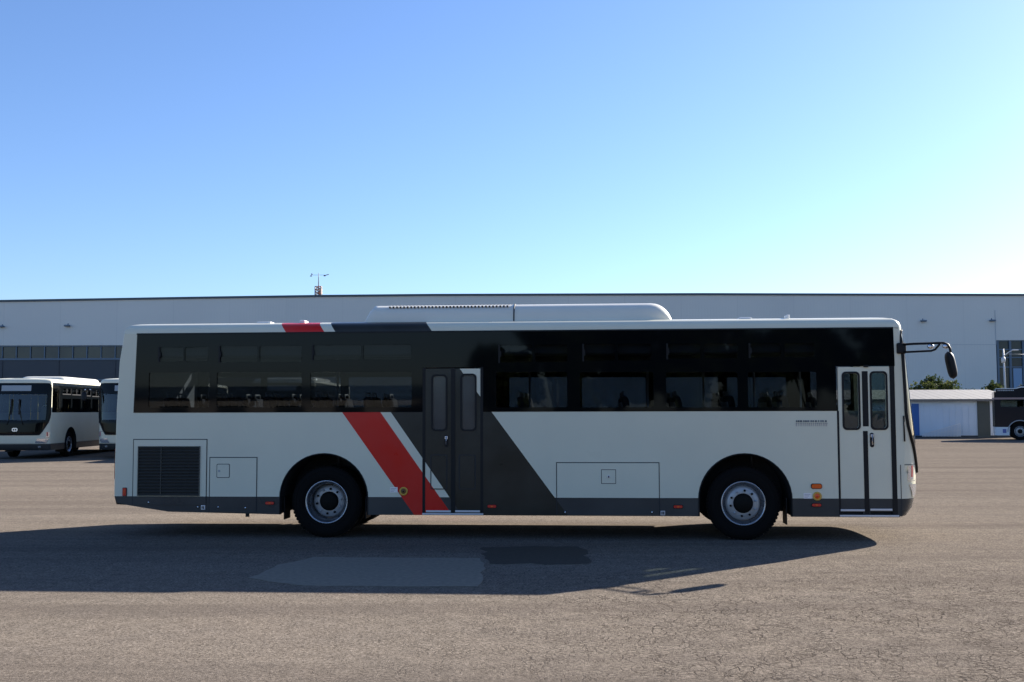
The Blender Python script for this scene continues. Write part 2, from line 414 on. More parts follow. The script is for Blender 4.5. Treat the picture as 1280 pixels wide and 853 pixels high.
def make_wheel(bus, x, y, side, dual):
    """side -1: outer face towards -y. mesh = hub disc with nuts; sub-parts tyre and rim"""
    s = side; r = 0.518
    def P(prof): return [(rr, -s * -1 * d if False else d * (-s)) for rr, d in prof]   # d measured inwards from the outer face
    ins = .17 if dual else .035
    h = MB()
    h.lathe(P([(.138, ins), (.215, ins), (.232, ins + .02), (.25, ins + .06)]), 0, 0, M['hub'], 40)
    h.lathe(P([(.0, ins - .055), (.10, ins - .05), (.13, ins - .03), (.142, ins + .002)]), 0, 0, M['hubdark'], 32)
    for k in range(10):
        a = 2 * math.pi * (k + .3) / 10; cx, cz = .182 * math.cos(a), .182 * math.sin(a)
        h.lathe(P([(.017, ins + .002), (.017, ins - .028), (.009, ins - .034), (.0, ins - .035)]), cx, cz, M['hubdark'] if k % 3 else M['grey'], 6, smooth=False)
    w = h.obj('wheel', bus, (x, y, r + .004))
    t = MB()
    def tyre_prof(d0):
        return [(.305, d0 + .03), (.33, d0 + .012), (.37, d0 + .004), (.42, d0), (.465, d0 + .008), (.495, d0 + .022), (r - .004, d0 + .045), (r, d0 + .07),
                (r, d0 + .21), (r - .004, d0 + .235), (.49, d0 + .26), (.42, d0 + .28), (.33, d0 + .27), (.305, d0 + .25), (.305, d0 + .03)]
    t.lathe(P(tyre_prof(0)), 0, 0, M['tyre'], 64)
    if dual: t.lathe(P(tyre_prof(.32)), 0, 0, M['tyre'], 48)
    for rr in (.355, .40, .452):   # sidewall ribs
        t.lathe(P([(rr, .006 if rr > .36 else .012), (rr + .003, -.002), (rr + .006, .006)]), 0, 0, M['tyre'], 64)
    for k in range(60):      # shoulder tread blocks
        a = 2 * math.pi * k / 60; rot = Matrix.Rotation(a, 4, 'Y')
        y0, y1 = sorted((-s * .03, -s * .09)); t.box(-.018, .018, y0, y1, r - .012, r + .004, M['tyre'], 0, rot)
    t.obj('tyre', w)
    q = MB()
    q.lathe(P([(.308, .028), (.316, .012), (.312, .004), (.300, .006), (.292, .03)]), 0, 0, M['rim'], 64)
    q.lathe(P([(.292, .03), (.284, .045), (.272, .07), (.262, .10 if dual else .075), (.25, ins + .06)]), 0, 0, M['dish'], 64)
    q.lathe(P([(.25, ins + .058), (.22, ins + .10), (.05, ins + .12)]), 0, 0, M['under'], 32)
    q.obj('rim', w)
    return w

def window_band(bus, near, mat_side):
    """black glazing band on one long side with its windows"""
    y0, y1 = (-.003, .035) if near else (W - .035, W + .003)
    b = MB()
    holes = []
    for a, c, lo in WR:
        for (x0, x1, z0, z1) in (a, c, lo): holes.append(rrect(x0, x1, z0, z1, .03, 3))
    xe = U(1118.5, 460)
    if near:
        pts = [(XB1, ZWB), (XD1, ZWB), (XD1, Z(459.5, 560)), (XD2, Z(459.5, 560)), (XD2, ZWB), (XF1, ZWB), (XF1, Z(458, 1080)), (xe, Z(458, 1080)), (xe - .01, ZWT), (XB1 + .035, ZWT)]
    else:
        dr = (XF1 + .12, xe - .05, ZWB + .1, Z(432, 1080))
        holes.append(rrect(*dr, .04, 3))
        pts = [(XB1, ZWB), (xe, ZWB), (xe - .01, ZWT), (XB1 + .035, ZWT)]
    b.poly(pts, y0, y1, M['frit'], holes)
    b.box(XB1 + .03, xe - .01, (y0 - .006) if near else y1, y0 if near else (y1 + .006), ZWT - .012, ZWT + .008, M['rubber'])   # rain gutter
    b.obj('glazing_band', bus)
    ym = (y0 + y1) / 2
    for a, c, lo in WR:
        f = MB(); yy0, yy1 = (.004, .04) if near else (W - .04, W - .004)
        # slim frame of each window: rail and slider post, seat of both panes
        f.box(a[0] - .02, c[1] + .02, yy0 + .001, yy1 + .012, a[2] - .05, a[2] - .008, M['rubber'], .004)
        f.box(a[1] + .001, c[0] - .001, yy0 + .001, yy1 + .012, a[2], a[3], M['rubber'])
        f.box(a[0] - .012, a[0] + .012, y0 - .007 if near else y1, y0 if near else y1 + .007, a[2] - .01, a[3] + .01, M['rubber'])
        f.box(a[0] + .01, a[0] + .03, y0 - .012 if near else y1, y0 if near else y1 + .012, (a[2] + a[3]) / 2 - .04, (a[2] + a[3]) / 2 + .04, M['rubber'])
        fo = f.obj('window', bus)
        p = MB()
        for (x0, x1, z0, z1) in (a, c, lo):
            p.box(x0 - .01, x1 + .01, ym - .004, ym + .004, z0 - .01, z1 + .01, M['glass'])
        p.obj('pane', fo)
    if not near:
        p = MB(); x0, x1, z0, z1 = dr; p.box(x0 - .01, x1 + .01, ym - .004, ym + .004, z0 - .01, z1 + .01, M['glass']); p.obj('driver_window', bus)

def hatch(bus, name, px0, px1, py0, py1, mat, w=.012, open_bottom=False):
    x0, x1, z0, z1 = U(px0, py1), U(px1, py1), Z(py1, px0), Z(py0, px0)
    if open_bottom: z0 = sk(x0) + .004
    b = MB(); r = .0
    b.box(x0, x1, -.0035, -.0005, z0, z1, M['gap'])
    b.box(x0 + w, x1 - w, -.008, -.002, z0 + (0 if open_bottom else w), z1 - w, mat, .0015, seg=1)
    return b.obj(name, bus), (x0, x1, z0, z1)

def mid_parts(bus, mat):
    """doors, hatches, lamps and small fittings of the door side"""
    # engine grille
    ho, _ = hatch(bus, 'engine_hatch', 165, 258, 549, 640, mat, open_bottom=True)
    b = MB(); x0, x1, z0, z1 = U(172.5, 600), U(250, 600), Z(620, 210), Z(558, 210)
    b.box(x0, x1, -.012, -.0085, z0, z1, M['under'])
    n = 16
    for k in range(n):
        zz = z0 + (z1 - z0) * (k + .5) / n
        rot = Matrix.Translation((0, -.02, zz)) @ Matrix.Rotation(R(35), 4, 'X')
        b.box(x0 + .006, x1 - .006, -.012, .010, -.003, .003, M['louver'], 0, rot)
    for xx in (x0, x1 - .012, x0 + (x1 - x0) * .37): b.box(xx, xx + .012, -.026, -.012, z0, z1, M['louver'])
    b.box(x0, x1, -.026, -.012, z1 - .01, z1, M['louver']); b.box(x0, x1, -.026, -.012, z0, z0 + .01, M['louver'])
    b.obj('louver_grille', ho)
    h2, _ = hatch(bus, 'service_hatch', 261, 321, 571.5, 640, mat, open_bottom=True)
    x0, x1, z0, z1 = U(271, 588), U(287.5, 588), Z(597.5, 280), Z(580, 280)
    b = MB(); b.poly(rrect(x0, x1, z0, z1, .02), -.0095, -.008, M['gap']); b.poly(rrect(x0 + .009, x1 - .009, z0 + .009, z1 - .009, .015), -.013, -.0095, mat)
    b.box(x0 + .025, x0 + .055, -.018, -.013, z0 + .085, z0 + .115, M['grey'], .002); b.obj('filler_flap', h2)
    h3, _ = hatch(bus, 'luggage_hatch', 695.5, 825, 578, 646, mat, open_bottom=True)
    x0, x1, z0, z1 = U(751.5, 596), U(770, 596), Z(605, 760), Z(587, 760)
    b = MB(); b.box(x0, x1, -.0095, -.008, z0, z1, M['gap']); b.box(x0 + .008, x1 - .008, -.013, -.0095, z0 + .008, z1 - .008, mat)
    xm = (x0 + x1) / 2; zm = (z0 + z1) / 2
    b.lathe([(.022, -.013), (.022, -.018), (.0, -.018)], xm, zm, M['sticker'], 16); b.box(xm - .008, xm + .008, -.024, -.018, zm - .014, zm + .012, M['rubber'])
    b.obj('lock', h3)
    # door leaves
    def leaf(px0, px1, py0, py1, wpx, name_glass_top, wtop, wbot, emb, handle, strip, m):
        x0, x1, z0, z1 = U(px0, 550), U(px1, 550), Z(py1, (px0 + px1) / 2), Z(py0, (px0 + px1) / 2)
        gx0, gx1, gz0, gz1 = U(wpx[0], 500), U(wpx[1], 500), Z(wbot, px0), Z(wtop, px0)
        b = MB()
        b.poly([(x0, z0), (x1, z0), (x1, z1), (x0, z1)], .006, .045, m, [rrect(gx0, gx1, gz0, gz1, .045)])
        rad = .05
        b.poly(rrect(gx0 - .026, gx1 + .026, gz0 - .026, gz1 + .026, .06), -.004, .006, M['rubber'], [rrect(gx0, gx1, gz0, gz1, .045)])
        if emb:
            ex0, ex1, ez0, ez1 = U(emb[0], 590), U(emb[1], 590), Z(emb[3], px0), Z(emb[2], px0)
            b.poly(rrect(ex0, ex1, ez0, ez1, .03), .000, .006, M['gap'], [rrect(ex0 + .012, ex1 - .012, ez0 + .012, ez1 - .012, .025)])
            b.poly(rrect(ex0 + .016, ex1 - .016, ez0 + .016, ez1 - .016, .025), -.001, .006, m)
        lf = b.obj('door_leaf', bus)
        p = MB(); p.poly(rrect(gx0 - .005, gx1 + .005, gz0 - .005, gz1 + .005, .045), .018, .026, M['mid_glass'] if emb else M['door_glass']); p.obj('glass', lf)
        if handle:
            hx, hz0, hz1 = U(handle[0], 550), Z(handle[2], px0), Z(handle[1], px0)
            p = MB(); p.poly(rrect(hx - .028, hx + .028, hz0 - .025, hz1 + .02, .025), -.002, .006, M['rubber'])
            p.tube([(hx, -.002, hz1 - .01), (hx, -.03, hz1 - .02), (hx, -.03, hz0 + .02), (hx, -.002, hz0 + .01)], .011, M['chrome']); p.box(hx - .02, hx + .02, -.016, -.002, hz1 - .045, hz1, M['chrome'], .004)
            p.obj('handle', lf)
        sx0, sx1 = U(strip[0], 640), U(strip[1], 640); sz = Z(strip[2], strip[0])
        p = MB(); p.box(sx0, sx1, -.006, .006, sz - .014, sz + .014, M['alu'], .003); p.obj('kick_strip', lf)
    leaf(531.5, 563.5, 461, 641, (541, 557), 0, 470.5, 537, (538, 559, 568.5, 612), (558, 545.5, 557), (532.5, 563.5, 639.3), mat)
    leaf(569, 600.5, 461, 641, (577.5, 593.5), 0, 469.5, 537, (573.5, 594.5, 568.5, 612), None, (569, 600, 639.3), mat)
    leaf(1049, 1077.5, 459, 640, (1055, 1073), 0, 467, 535.5, None, None, (1051, 1081, 638), mat)
    leaf(1086, 1114, 458.5, 640, (1090, 1107.5), 0, 466.5, 535.5, None, (1090, 543, 557), (1088, 1115.5, 637.3), mat)
    # door surrounds
    b = MB(); zt = Z(459.5, 560)
    b.box(XD1, U(531.5, 550), .0, .04, ZSK + .03, zt, M['rubber']); b.box(U(600.5, 550), XD2, .0, .04, ZSK + .03, zt, M['rubber'])
    b.box(U(563.5, 550), U(569, 550), .0, .03, ZSK + .03, zt - .01, M['rubber'], .003); b.box(XD1, XD2, .0, .04, ZSK, ZSK + .04, M['rubber'])
    b.box(XD1, XD2, -.010, .0, ZSK + .006, ZSK + .030, M['alu'], .002)
    b.obj('door_frame', bus)
    b = MB(); zt = Z(458, 1080)
    b.box(XF1, U(1049.5, 550), .0, .04, ZSK + .03, ZWB + .0, M['rubber']); b.box(U(1114, 550), U(1120, 550), -.004, .04, ZSK + .03, zt, M['rubber'])
    b.box(U(1078, 500), U(1085.5, 500), .004, .03, Z(534), zt - .07, M['rubber'], .003); b.box(U(1080, 590), U(1086, 590), .004, .03, ZSK + .04, Z(539.5), M['rubber'], .003)
    b.box(U(1077.5, 550), U(1086, 550), .008, .03, ZSK + .04, zt, mat)
    b.box(XF1, XF2, .0, .04, ZSK, ZSK + .04, M['rubber']); b.box(XF1 + .01, XF2 + .03, -.010, .0, ZSK + .006, ZSK + .030, M['alu'], .002)
    b.box(U(1079, 458), U(1085, 458), -.02, 0, zt - .015, zt + .015, M['rubber'], .004)
    b.obj('door_frame', bus)
    # lamps and markers
    def lamp(px, py, w, h, m, name='side_marker_lamp', oval=True):
        x, z = B(px, py); b = MB(); b.poly(rrect(x - w / 2 - .008, x + w / 2 + .008, z - h / 2 - .008, z + h / 2 + .008, h / 2 if oval else .01), -.009, .002, M['rubber'])
        b.poly(rrect(x - w / 2, x + w / 2, z - h / 2, z + h / 2, h / 2 * .95 if oval else .008), -.022, -.009, m)
        b.box(x - w * .12, x + w * .12, -.026, -.022, z - h * .25, z + h * .25, M['orange'] if m is M['red'] else m, .002); return b.obj(name, bus)
    for (px, py) in ((337.5, 629), (615, 633), (847.5, 633.5), (1020.5, 631.5)): lamp(px, py, .125, .038, M['red'])
    lamp(1020.5, 608, .14, .06, M['orange'], 'turn_signal')
    lamp(156, 615, .05, .11, M['red'], 'side_reflector', False)
    for (px, py, qx) in ((504.5, 614.3, 492.3), (1021.5, 620.5, 1009.5)):
        x, z = B(px, py); b = MB(); b.lathe([(.062, .0), (.062, -.012), (.042, -.016), (.038, -.008)], x, z, M['yellow'], 28)
        b.lathe([(.038, -.009), (.024, -.014), (.0, -.016)], x, z, M['orange'] if px > 900 else M['brown'], 20); b.lathe([(.012, -.016), (.012, -.019), (0, -.019)], x, z, M['red'] if px > 900 else M['rubber'], 12)
        b.obj('emergency_valve', bus)
        x2, z2 = B(qx, 612.5 if px < 900 else 620); b = MB(); b.box(x2 - .055, x2 + .055, -.004, -.0005, z2 - .038, z2 + .038, M['sticker'])
        for i in range(3): b.box(x2 - .045, x2 + .04 - .02 * i, -.0055, -.004, z2 + .016 - .02 * i, z2 + .021 - .02 * i, M['script_grey'])
        b.obj('warning_sticker', bus)
    for px, py in ((254, 634.5), (828.5, 641.5)):
        x, z = B(px, py); b = MB(); b.box(x - .032, x + .032, -.012, -.0005, z - .032, z + .032, M['alu'], .003)
        b.box(x - .02, x - .004, -.014, -.012, z - .02, z + .02, M['rubber']); b.box(x + .004, x + .02, -.014, -.012, z - .02, z + .02, M['rubber']); b.obj('socket_cover', bus)
    for px, py in ((186, 628), (247.5, 634), (273, 634), (307, 635), (706.5, 640.5), (815, 640.5)):
        x, z = B(px, py); b = MB(); b.lathe([(.012, -.008), (.012, -.016), (.0, -.017)], x, z, M['chrome'], 10)
        b.lathe([(.018, -.0075), (.018, -.0085), (.012, -.0085)], x, z, M['rubber'], 10); b.obj('latch_button', bus)
    # worn two-line badge
    x, z = B(995, 530.5); b = MB()
    rnd = random.Random(3); xx = x; widths = []
    while xx < x + .43:
        w_ = rnd.choice((.018, .024, .03)); b.box(xx, xx + w_, -.005, -.0005, z + .03, z + .055, M['script_dark'])
        if rnd.random() < .5: b.box(xx + .004, xx + w_ - .006, -.0056, -.005, z + .038, z + .046, M['grey'])
        xx += w_ + rnd.choice((.006, .007, .016))
    xx = x
    while xx < x + .43:
        w_ = rnd.choice((.012, .02, .016)); b.box(xx, xx + w_ * .4, -.004, -.0005, z - .03, z + .02, M['script_grey']); b.box(xx, xx + w_, -.004, -.0005, z + .008, z + .016, M['script_grey'])
        xx += w_ + rnd.choice((.008, .012))
    b.obj('side_badge', bus)

def make_bus(name, mat, main):
    bus = empty(name, (0, 0, 0))
    near_details = main
    # --- body sides
    b = MB()
    if main:
        side_lower_rear(b, 0, .04, mat, XD1)
        b.poly([(XD2, ZSK)] + arch(XA_F, ZSK) + [(XF1, ZSK), (XF1, ZWB), (XD2, ZWB)], 0, .04, mat)
        zs = [ZSK, .5, .8, 1.1, 1.45, 2.0, 2.6, 3.0]
        b.poly([(XF2, ZSK)] + [(X0(z) , z) for z in zs] + [(XF2 - .02, ZWT)], 0, .04, mat)
    else:
        pass
    def full_side(b, y0, y1):
        pts = [(XR(z), z) for z in (3.0, 2.6, 1.9, 1.1, .8, .6)] + [(XR(.5) + .01, .50), (-5.70, .465), (U(212), .375)]
        zs = [ZSK, .5, .8, 1.1, 1.45, 2.0, 2.6, 3.0]; xe = U(1118.5, 460)
        pts += arch(XA_R, ZSK) + arch(XA_F, ZSK) + [(X0(z), z) for z in zs] + [(xe - .01, ZWT), (xe, ZWB), (XB1, ZWB), (XB1 + .035, ZWT), (XR(3.0), ZWT)]
        b.poly(pts, y0, y1, mat)
    full_side(b, W - .04, W)
    if not main: full_side(b, 0, .04)
    b.obj('body_side', bus)
    # --- arch liners, lips
    for cx in (XA_R, XA_F):
        for sgn, ya, yb in ((-1, .042, .75), (1, W - .042, W - .75)):
            b = MB(); prof = arch(cx, ZSK + .01)
            b.grid(lambda u, v: (prof[int(u)][0], v, prof[int(u)][1]), list(range(len(prof))), [ya, yb], M['under'])
            b.poly(prof, yb - .005, yb + .005, M['under'])
            prof2 = arch(cx, ZSK); yy = 0 if sgn < 0 else W
            def lip(u, v):
                px_, pz_ = prof2[int(u)]; d = Vector((px_ - cx, 0, max(pz_ - .58, 0))).normalized()
                k = (.002, .012, .012, .03)[int(v)]; yo = (0.042, -.006, -.012, -.001)[int(v)]
                return (px_ + d.x * k - d.x * .012, yy + (yo if sgn < 0 else -yo), pz_ + d.z * k - d.z * .012)
            b.grid(lip, list(range(len(prof2))), [0, 1, 2, 3], M['rubber'])
            b.obj('wheel_arch', bus)
    # --- roof, lofted rings
    b = MB()
    prof = [(0, ZWT), (.004, 3.05), (.02, 3.09), (.05, 3.125), (.10, 3.152), (.18, 3.168), (.35, 3.185), (.7, 3.20), (1.0, 3.205)]
    rings = []
    for e, z in prof:
        ring = []
        for s in SS: ring.append((X0(3.0) - min(e, .3) * .9 + .17 * (1 - abs(s) ** 3) ** .6, 1.25 + (1.25 - e) * s, z if e < .3 else z))
        for s in reversed(SS): ring.append((XR(3.0) + min(e, .3) * .9 - .07 * (1 - abs(s) ** 4) ** .6, 1.25 + (1.25 - e) * s, z))
        rings.append([b.bm.verts.new(p) for p in ring])
    mi = b.mi(mat)
    for r0, r1 in zip(rings, rings[1:]):
        for k in range(len(r0)):
            f = b.bm.faces.new([r0[k], r0[(k + 1) % len(r0)], r1[(k + 1) % len(r0)], r1[k]]); f.material_index = mi; f.smooth = True
    f = b.bm.faces.new(rings[-1]); f.material_index = mi
    b.obj('roof', bus)
    # --- front mask
    b = MB()
    zlow = [.36, .40, .46, .55, .598, .62, .75, .88, .96]
    b.grid(lambda s, z: front_pt(s, z), SS, zlow, mat)
    zs = [.96, 1.03, 1.1, 1.2, 1.3, 1.38, 1.45, 1.53, 1.62, 1.8, 2.1, 2.4, 2.7, 2.9, 2.94, 2.98]
    for sg in (-1, 1):
        b.grid(lambda t, z: front_pt(sg * (wsw(z) + (1 - wsw(z)) * t), z), [0, .2, .4, .6, .8, 1], zs, mat)
    b.grid(lambda s, z: front_pt(s * (wsw(z) + (1 - wsw(z)) * (z - 2.98) / .032) if False else s, z), SS, [2.98, ZWT], mat)
    # bumper underside lip
    b.grid(lambda s, v: (front_pt(s, .36)[0] - v * .06, 1.25 + 1.25 * s * (1 - v * .02), .36 - v * .02), SS, [0, 1], mat)
    b.obj('front_mask', bus)
    # --- windshield
    b = MB()
    cols = [-1, -.985, -.955, -.90] + [-.90 + 1.8 * k / 24 for k in range(1, 24)] + [.90, .955, .985, 1]
    rows = [.965, 1.03, 1.1, 1.2, 1.3, 1.38, 1.45, 1.53, 1.62, 1.8, 2.0, 2.2, 2.4, 2.55, 2.7, 2.9, 2.94, 2.975]
    def wm(i, j): return M['shield'] if (3 <= i < len(cols) - 4 and 7 <= j < 13) else M['frit']
    def cs(c): return c
    b.grid(lambda c, z: front_pt(cs(c) * wsw(z), z, .008), cols, rows, wm)
    ws = b.obj('windshield', bus)
    b = MB(); zz = [.965, 1.03, 1.1, 1.2, 1.3, 1.38, 1.45, 1.53, 1.62, 1.7, 1.8, 2.0, 2.3, 2.6, 2.8, 2.9, 2.94, 2.975]
    loop = [front_pt(-wsw(z), z, .006) for z in zz] + [front_pt(-.96 + 1.92 * k / 12, 2.985, .006) for k in range(1, 12)] + [front_pt(wsw(z), z, .006) for z in reversed(zz)] + [front_pt(.7 - 1.4 * k / 12, .96, .006) for k in range(1, 12)]
    loop = [(p[0], p[1] + (-.010 if p[1] < .6 else (.010 if p[1] > 1.9 else 0)), p[2]) for p in loop]
    lp = loop + [loop[0]]; b.tube(lp, [.024 if p[2] < 2.85 else .011 for p in lp], M['rubber'], 8); b.obj('windshield_seal', ws)
    for sg in (-1, 1):
        b = MB(); p0, p1 = front_pt(sg * .12, 1.5, .03), front_pt(sg * .45 + .28, 2.15, .03)
        b.tube([front_pt(sg * .25, 1.35, .02), front_pt(sg * .2, 1.5, .035), front_pt(sg * .12 - .04, 2.1, .035)], .012, M['rubber'])
        b.box(*[v for q in zip(front_pt(sg * .12 - .04, 1.75, .02), front_pt(sg * .12, 2.35, .045)) for v in sorted(q)], M['rubber'])
        b.obj('wiper', bus)
    # sign behind glass band, emblem
    b = MB(); b.grid(lambda s, z: front_pt(s, z, .012), [-.5 + k / 12 for k in range(0, 12)], [2.68, 2.9], M['sign'], True); b.obj('destination_sign', bus)
    b = MB(); ex, ey, ez = front_pt(0, 1.16, .014); b.poly(rrect(ey - .11, ey + .11, ez - .07, ez + .07, .06), ex - .01, ex + .012, M['chrome'], [rrect(ey - .07, ey + .07, ez - .035, ez + .035, .03)], axis='x')
    b.poly(rrect(ey - .015, ey + .015, ez - .05, ez + .05, .01), ex - .01, ex + .010, M['chrome'], axis='x'); b.obj('emblem', bus)
    for sg in (-1, 1):
        b = MB()
        b.grid(lambda u, z: front_pt(sg * (.60 + .30 * u + (z - .62) * .4), z, .010), [k / 8 for k in range(9)], [.62, .66, .70, .76, .80], M['lens'])
        for u in (.25, .6):
            lx, ly, lz = front_pt(sg * (.63 + .3 * u), .71, .012); b.lathe([(.055, ly)], 0, 0, M['lens'], 3) if False else None
        hl = b.obj('headlight', bus)
        b = MB(); b.grid(lambda u, z: front_pt(sg * (.9 + .085 * u), z, .008), [k / 5 for k in range(6)], [.86, .9, .98, 1.06], lambda i, j: M['rose'] if 1 <= i <= 2 and j >= 1 else M['lens']); b.obj('indicator', hl)
        b = MB(); b.grid(lambda u, z: front_pt(sg * (.86 + .12 * u), z + .22 * (1 - u) ** .5 * 0, .014), [k / 5 for k in range(6)], [.84, .852], M['lens']); b.obj('lamp_trim', hl)
        b = MB(); lx, ly, lz = front_pt(sg * .72, .48, .0)
        b.grid(lambda u, z: front_pt(sg * (.68 + .08 * u), z, .012), [0, .5, 1], [.45, .48, .52], M['lens']); b.obj('fog_lamp', bus)
    # panel joint round the corner lamp
    b = MB(); x1 = U(1134.5, 600) - .07
    for yy0, yy1 in ((-.004, .0),):
        b.box(X0(.7) - .035, X0(.7) - .025, -.004, .004, ZSK + .01, 1.075, M['gap'])
    b.grid(lambda s, z: front_pt(s, z, .004), [-1 + .02 * k for k in range(0, 14)], [1.07, 1.08], M['gap'])
    b.grid(lambda s, z: front_pt(s, z, .004), [-.6 + .1 * k for k in range(0, 13)], [.62, .628], M['gap'])
    b.obj('corner_joint', bus)
    # --- rear mask
    b = MB(); b.grid(lambda s, z: rear_pt(s, z), SS, [.48, .52, .6, .8, 1.1, 1.5, 1.9, 2.3, 2.6, 2.8, 3.0, ZWT], mat)
    b.grid(lambda s, v: (rear_pt(s, .48)[0] + v * .5, 1.25 + 1.25 * s * .995, .48 - v * .03), SS, [0, 1], M['under']); b.obj('rear_mask', bus)
    b = MB(); b.grid(lambda s, z: rear_pt(s, z, .006), [-.9 + 1.8 * k / 14 for k in range(15)], [2.0, 2.3, 2.6, 2.8], M['frit']); b.obj('rear_window', bus)
    for sg in (-1, 1):
        b = MB(); b.grid(lambda s, z: rear_pt(sg * (.86 + .12 * s), z, .008), [0, .25, .5, .75, 1], [.85, 1.0, 1.3], M['red']); b.obj('tail_lamp', bus)
    # --- inside and underside
    b = MB()
    xs = (-5.7, 5.75)
    for xa_, xb_, in_ in ((-5.65, XA_R - RA - .02, .05), (XA_R - RA - .02, XA_R + RA + .02, .77), (XA_R + RA + .02, XA_F - RA - .02, .05), (XA_F - RA - .02, XA_F + RA + .02, .77), (XA_F + RA + .02, 5.6, .05)):
        b.box(xa_, xb_, in_, W - in_, .93, .97, M['floor'])
    for xa_, xb_ in ((XD1, XD2), (XF1, XF2 + .05)): b.box(xa_, xb_, .055, .09, ZSK + .005, .95, M['under'])
    b.box(-5.0, XA_R - RA - .02, .05, W - .05, .42, .93, M['under']); b.box(XA_R - RA, XA_R + RA, .76, W - .76, .62, .93, M['under'])
    b.box(XA_R + RA + .02, XA_F - RA - .02, .05, W - .05, .44, .93, M['under']); b.box(XA_F - RA, XA_F + RA, .76, W - .76, .62, .93, M['under'])
    b.box(XA_F + RA + .02, 5.5, .05, W - .05, .40, .93, M['under'])
    for cx in (XW_R, XW_F):
        b.tube([(cx, .3, .52), (cx, W - .3, .52)], .07, M['under']); b.box(cx - .22, cx + .22, 1.05, 1.45, .34, .62, M['under'], .05)
    for k, (x, yy, d) in enumerate(((-4.6, 1.3, .10), (-4.0, .9, .05), (-1.8, 1.1, .06), (1.1, 1.2, .10), (1.25, 1.2, .05), (1.5, 1.3, .05), (1.75, 1.2, .05), (2.4, .3, .10), (5.45, .25, .07))):
        b.box(x - .02 - d * .4, x + .02 + d * .4, yy, yy + .15, .42 - d * 1.0, .45, M['under'])
    b.box(-3.95, -3.9, 0.05, .08, .30, .5, M['under'])
    b.obj('chassis', bus)
    b = MB(); b.box(-5.6, 5.5, .06, W - .06, 2.86, 2.90, M['ceil'])
    for yy in (.07, W - .42): b.box(-5.5, 4.9, yy, yy + .35, 2.66, 2.86, M['ceil'], .04)
    b.box(-5.6, 5.3, .045, .06, 1.26, ZWB + .0, M['grey']); b.box(-5.6, 5.3, W - .06, W - .045, 1.26, ZWB + .0, M['grey'])
    b.box(-5.64, -5.6, .06, W - .06, .97, 2.86, M['grey'])
    b.box(5.25, 5.6, .1, W - .1, .97, 1.55, M['rubber'], .05)
    b.obj('interior_lining', bus)
    # wheels
    for cx, dual in ((XW_R, True), (XW_F, False)):
        make_wheel(bus, cx, .045 if dual else .055, -1, dual); make_wheel(bus, cx, W - (.045 if dual else .055), 1, dual)
    # mud flaps
    for cx, zb_ in ((XA_R + RA - .03, .28), (XA_F + RA - .05, .22), (XA_R - RA + .04, .26)):
        for yy in (.08, W - .4):
            b = MB(); b.box(cx - .01, cx + .0, yy, yy + .32, zb_, .6, M['rubber']); b.obj('mud_flap', bus)
    # seats
    zf = .97
    def seat(x, y):
        s = MB(); s.box(x - .02, x + .42, y, y + .44, zf + .36, zf + .48, M['seat'], .04)
        rot = Matrix.Translation((x, 0, zf + .42)) @ Matrix.Rotation(R(-10), 4, 'Y') @ Matrix.Translation((-x, 0, -(zf + .42)))
        s.box(x - .05, x + .05, y + .01, y + .43, zf + .38, zf + 1.10, M['seat'], .045, rot)
        s.box(x - .065, x - .045, y + .03, y + .41, zf + .5, zf + 1.02, M['seatpl'], .009, rot)
        s.tube([rot @ Vector(p) for p in ((x, y + .08, zf + 1.06), (x, y + .10, zf + 1.16), (x, y + .34, zf + 1.16), (x, y + .36, zf + 1.06))], .014, M['seatpl'])
        s.tube([(x + .2, y + .22, zf), (x + .2, y + .22, zf + .38)], .03, M['rubber']); return s.obj('seat', bus)
    if main:
        k = 0
        for x in [-5.1 + .76 * i for i in range(13)]:
            near_ok = not (XD1 - .6 < x < XD2 + .2)
            for y in (.10, .56, 1.50, 1.96):
                if y < 1 and not near_ok: continue
                if x > 4.1: continue
                seat(x, y)
        seat(4.75, 1.75)
    else:
        seat(4.75, 1.75)
    for x, y in ((-1.35, .55), (-.4, .55), (.2, .95), (2.0, .95), (3.6, .95), (4.5, .6), (5.1, .7), (4.4, 1.55), (-2.8, .95), (2.9, 1.5), (.9, 1.5)):
        b = MB(); b.tube([(x, y, zf), (x, y, 2.66)], .017, M['alu'] if main else M['rail']); b.obj('handrail', bus)
    for y in (.95, 1.5):
        b = MB(); b.tube([(-5.2, y, 2.55), (4.6, y, 2.55)], .017, M['alu'] if main else M['rail']); b.obj('handrail', bus)
    window_band(bus, True, mat) if main else window_band_plain(bus)
    window_band(bus, False, mat)
    # --- roof unit
    b = MB()
    x0, x1 = (U(448, 395) , U(842, 395)) if main else (-1.0, 3.2)
    cy, hw = 1.25, .98
    def ac(u, v):
        # u around 0..1 across the width arc, v along
        x = x0 + (x1 - x0) * v
        e1 = max(0, 1 - (x - x0) / .16); e2 = max(0, 1 - (x1 - x) / .30)
        k = (1 - e1 ** 1.6) * math.sqrt(max(0, 1 - e2 ** 2))
        a = (u * 2 - 1); yy = cy + hw * a * (1 - .06 * e1 - .10 * e2 ** 2)
        z = 3.17 + ((.285 if main else .17) * k) * (1 - abs(a) ** 9) ** .5
        return (x, yy, z)
    us = [(.5 + .5 * math.sin(R(t))) for t in range(-90, 91, 6)]
    xb = [0, .01, .02, .035, .045] + [.045 + .875 * k / 20 for k in range(1, 20)] + [.92, .935, .95, .962, .974, .985, .993, .998, 1]
    b.grid(ac, us, xb, M['ac'])
    acu = b.obj('roof_air_conditioner', bus)
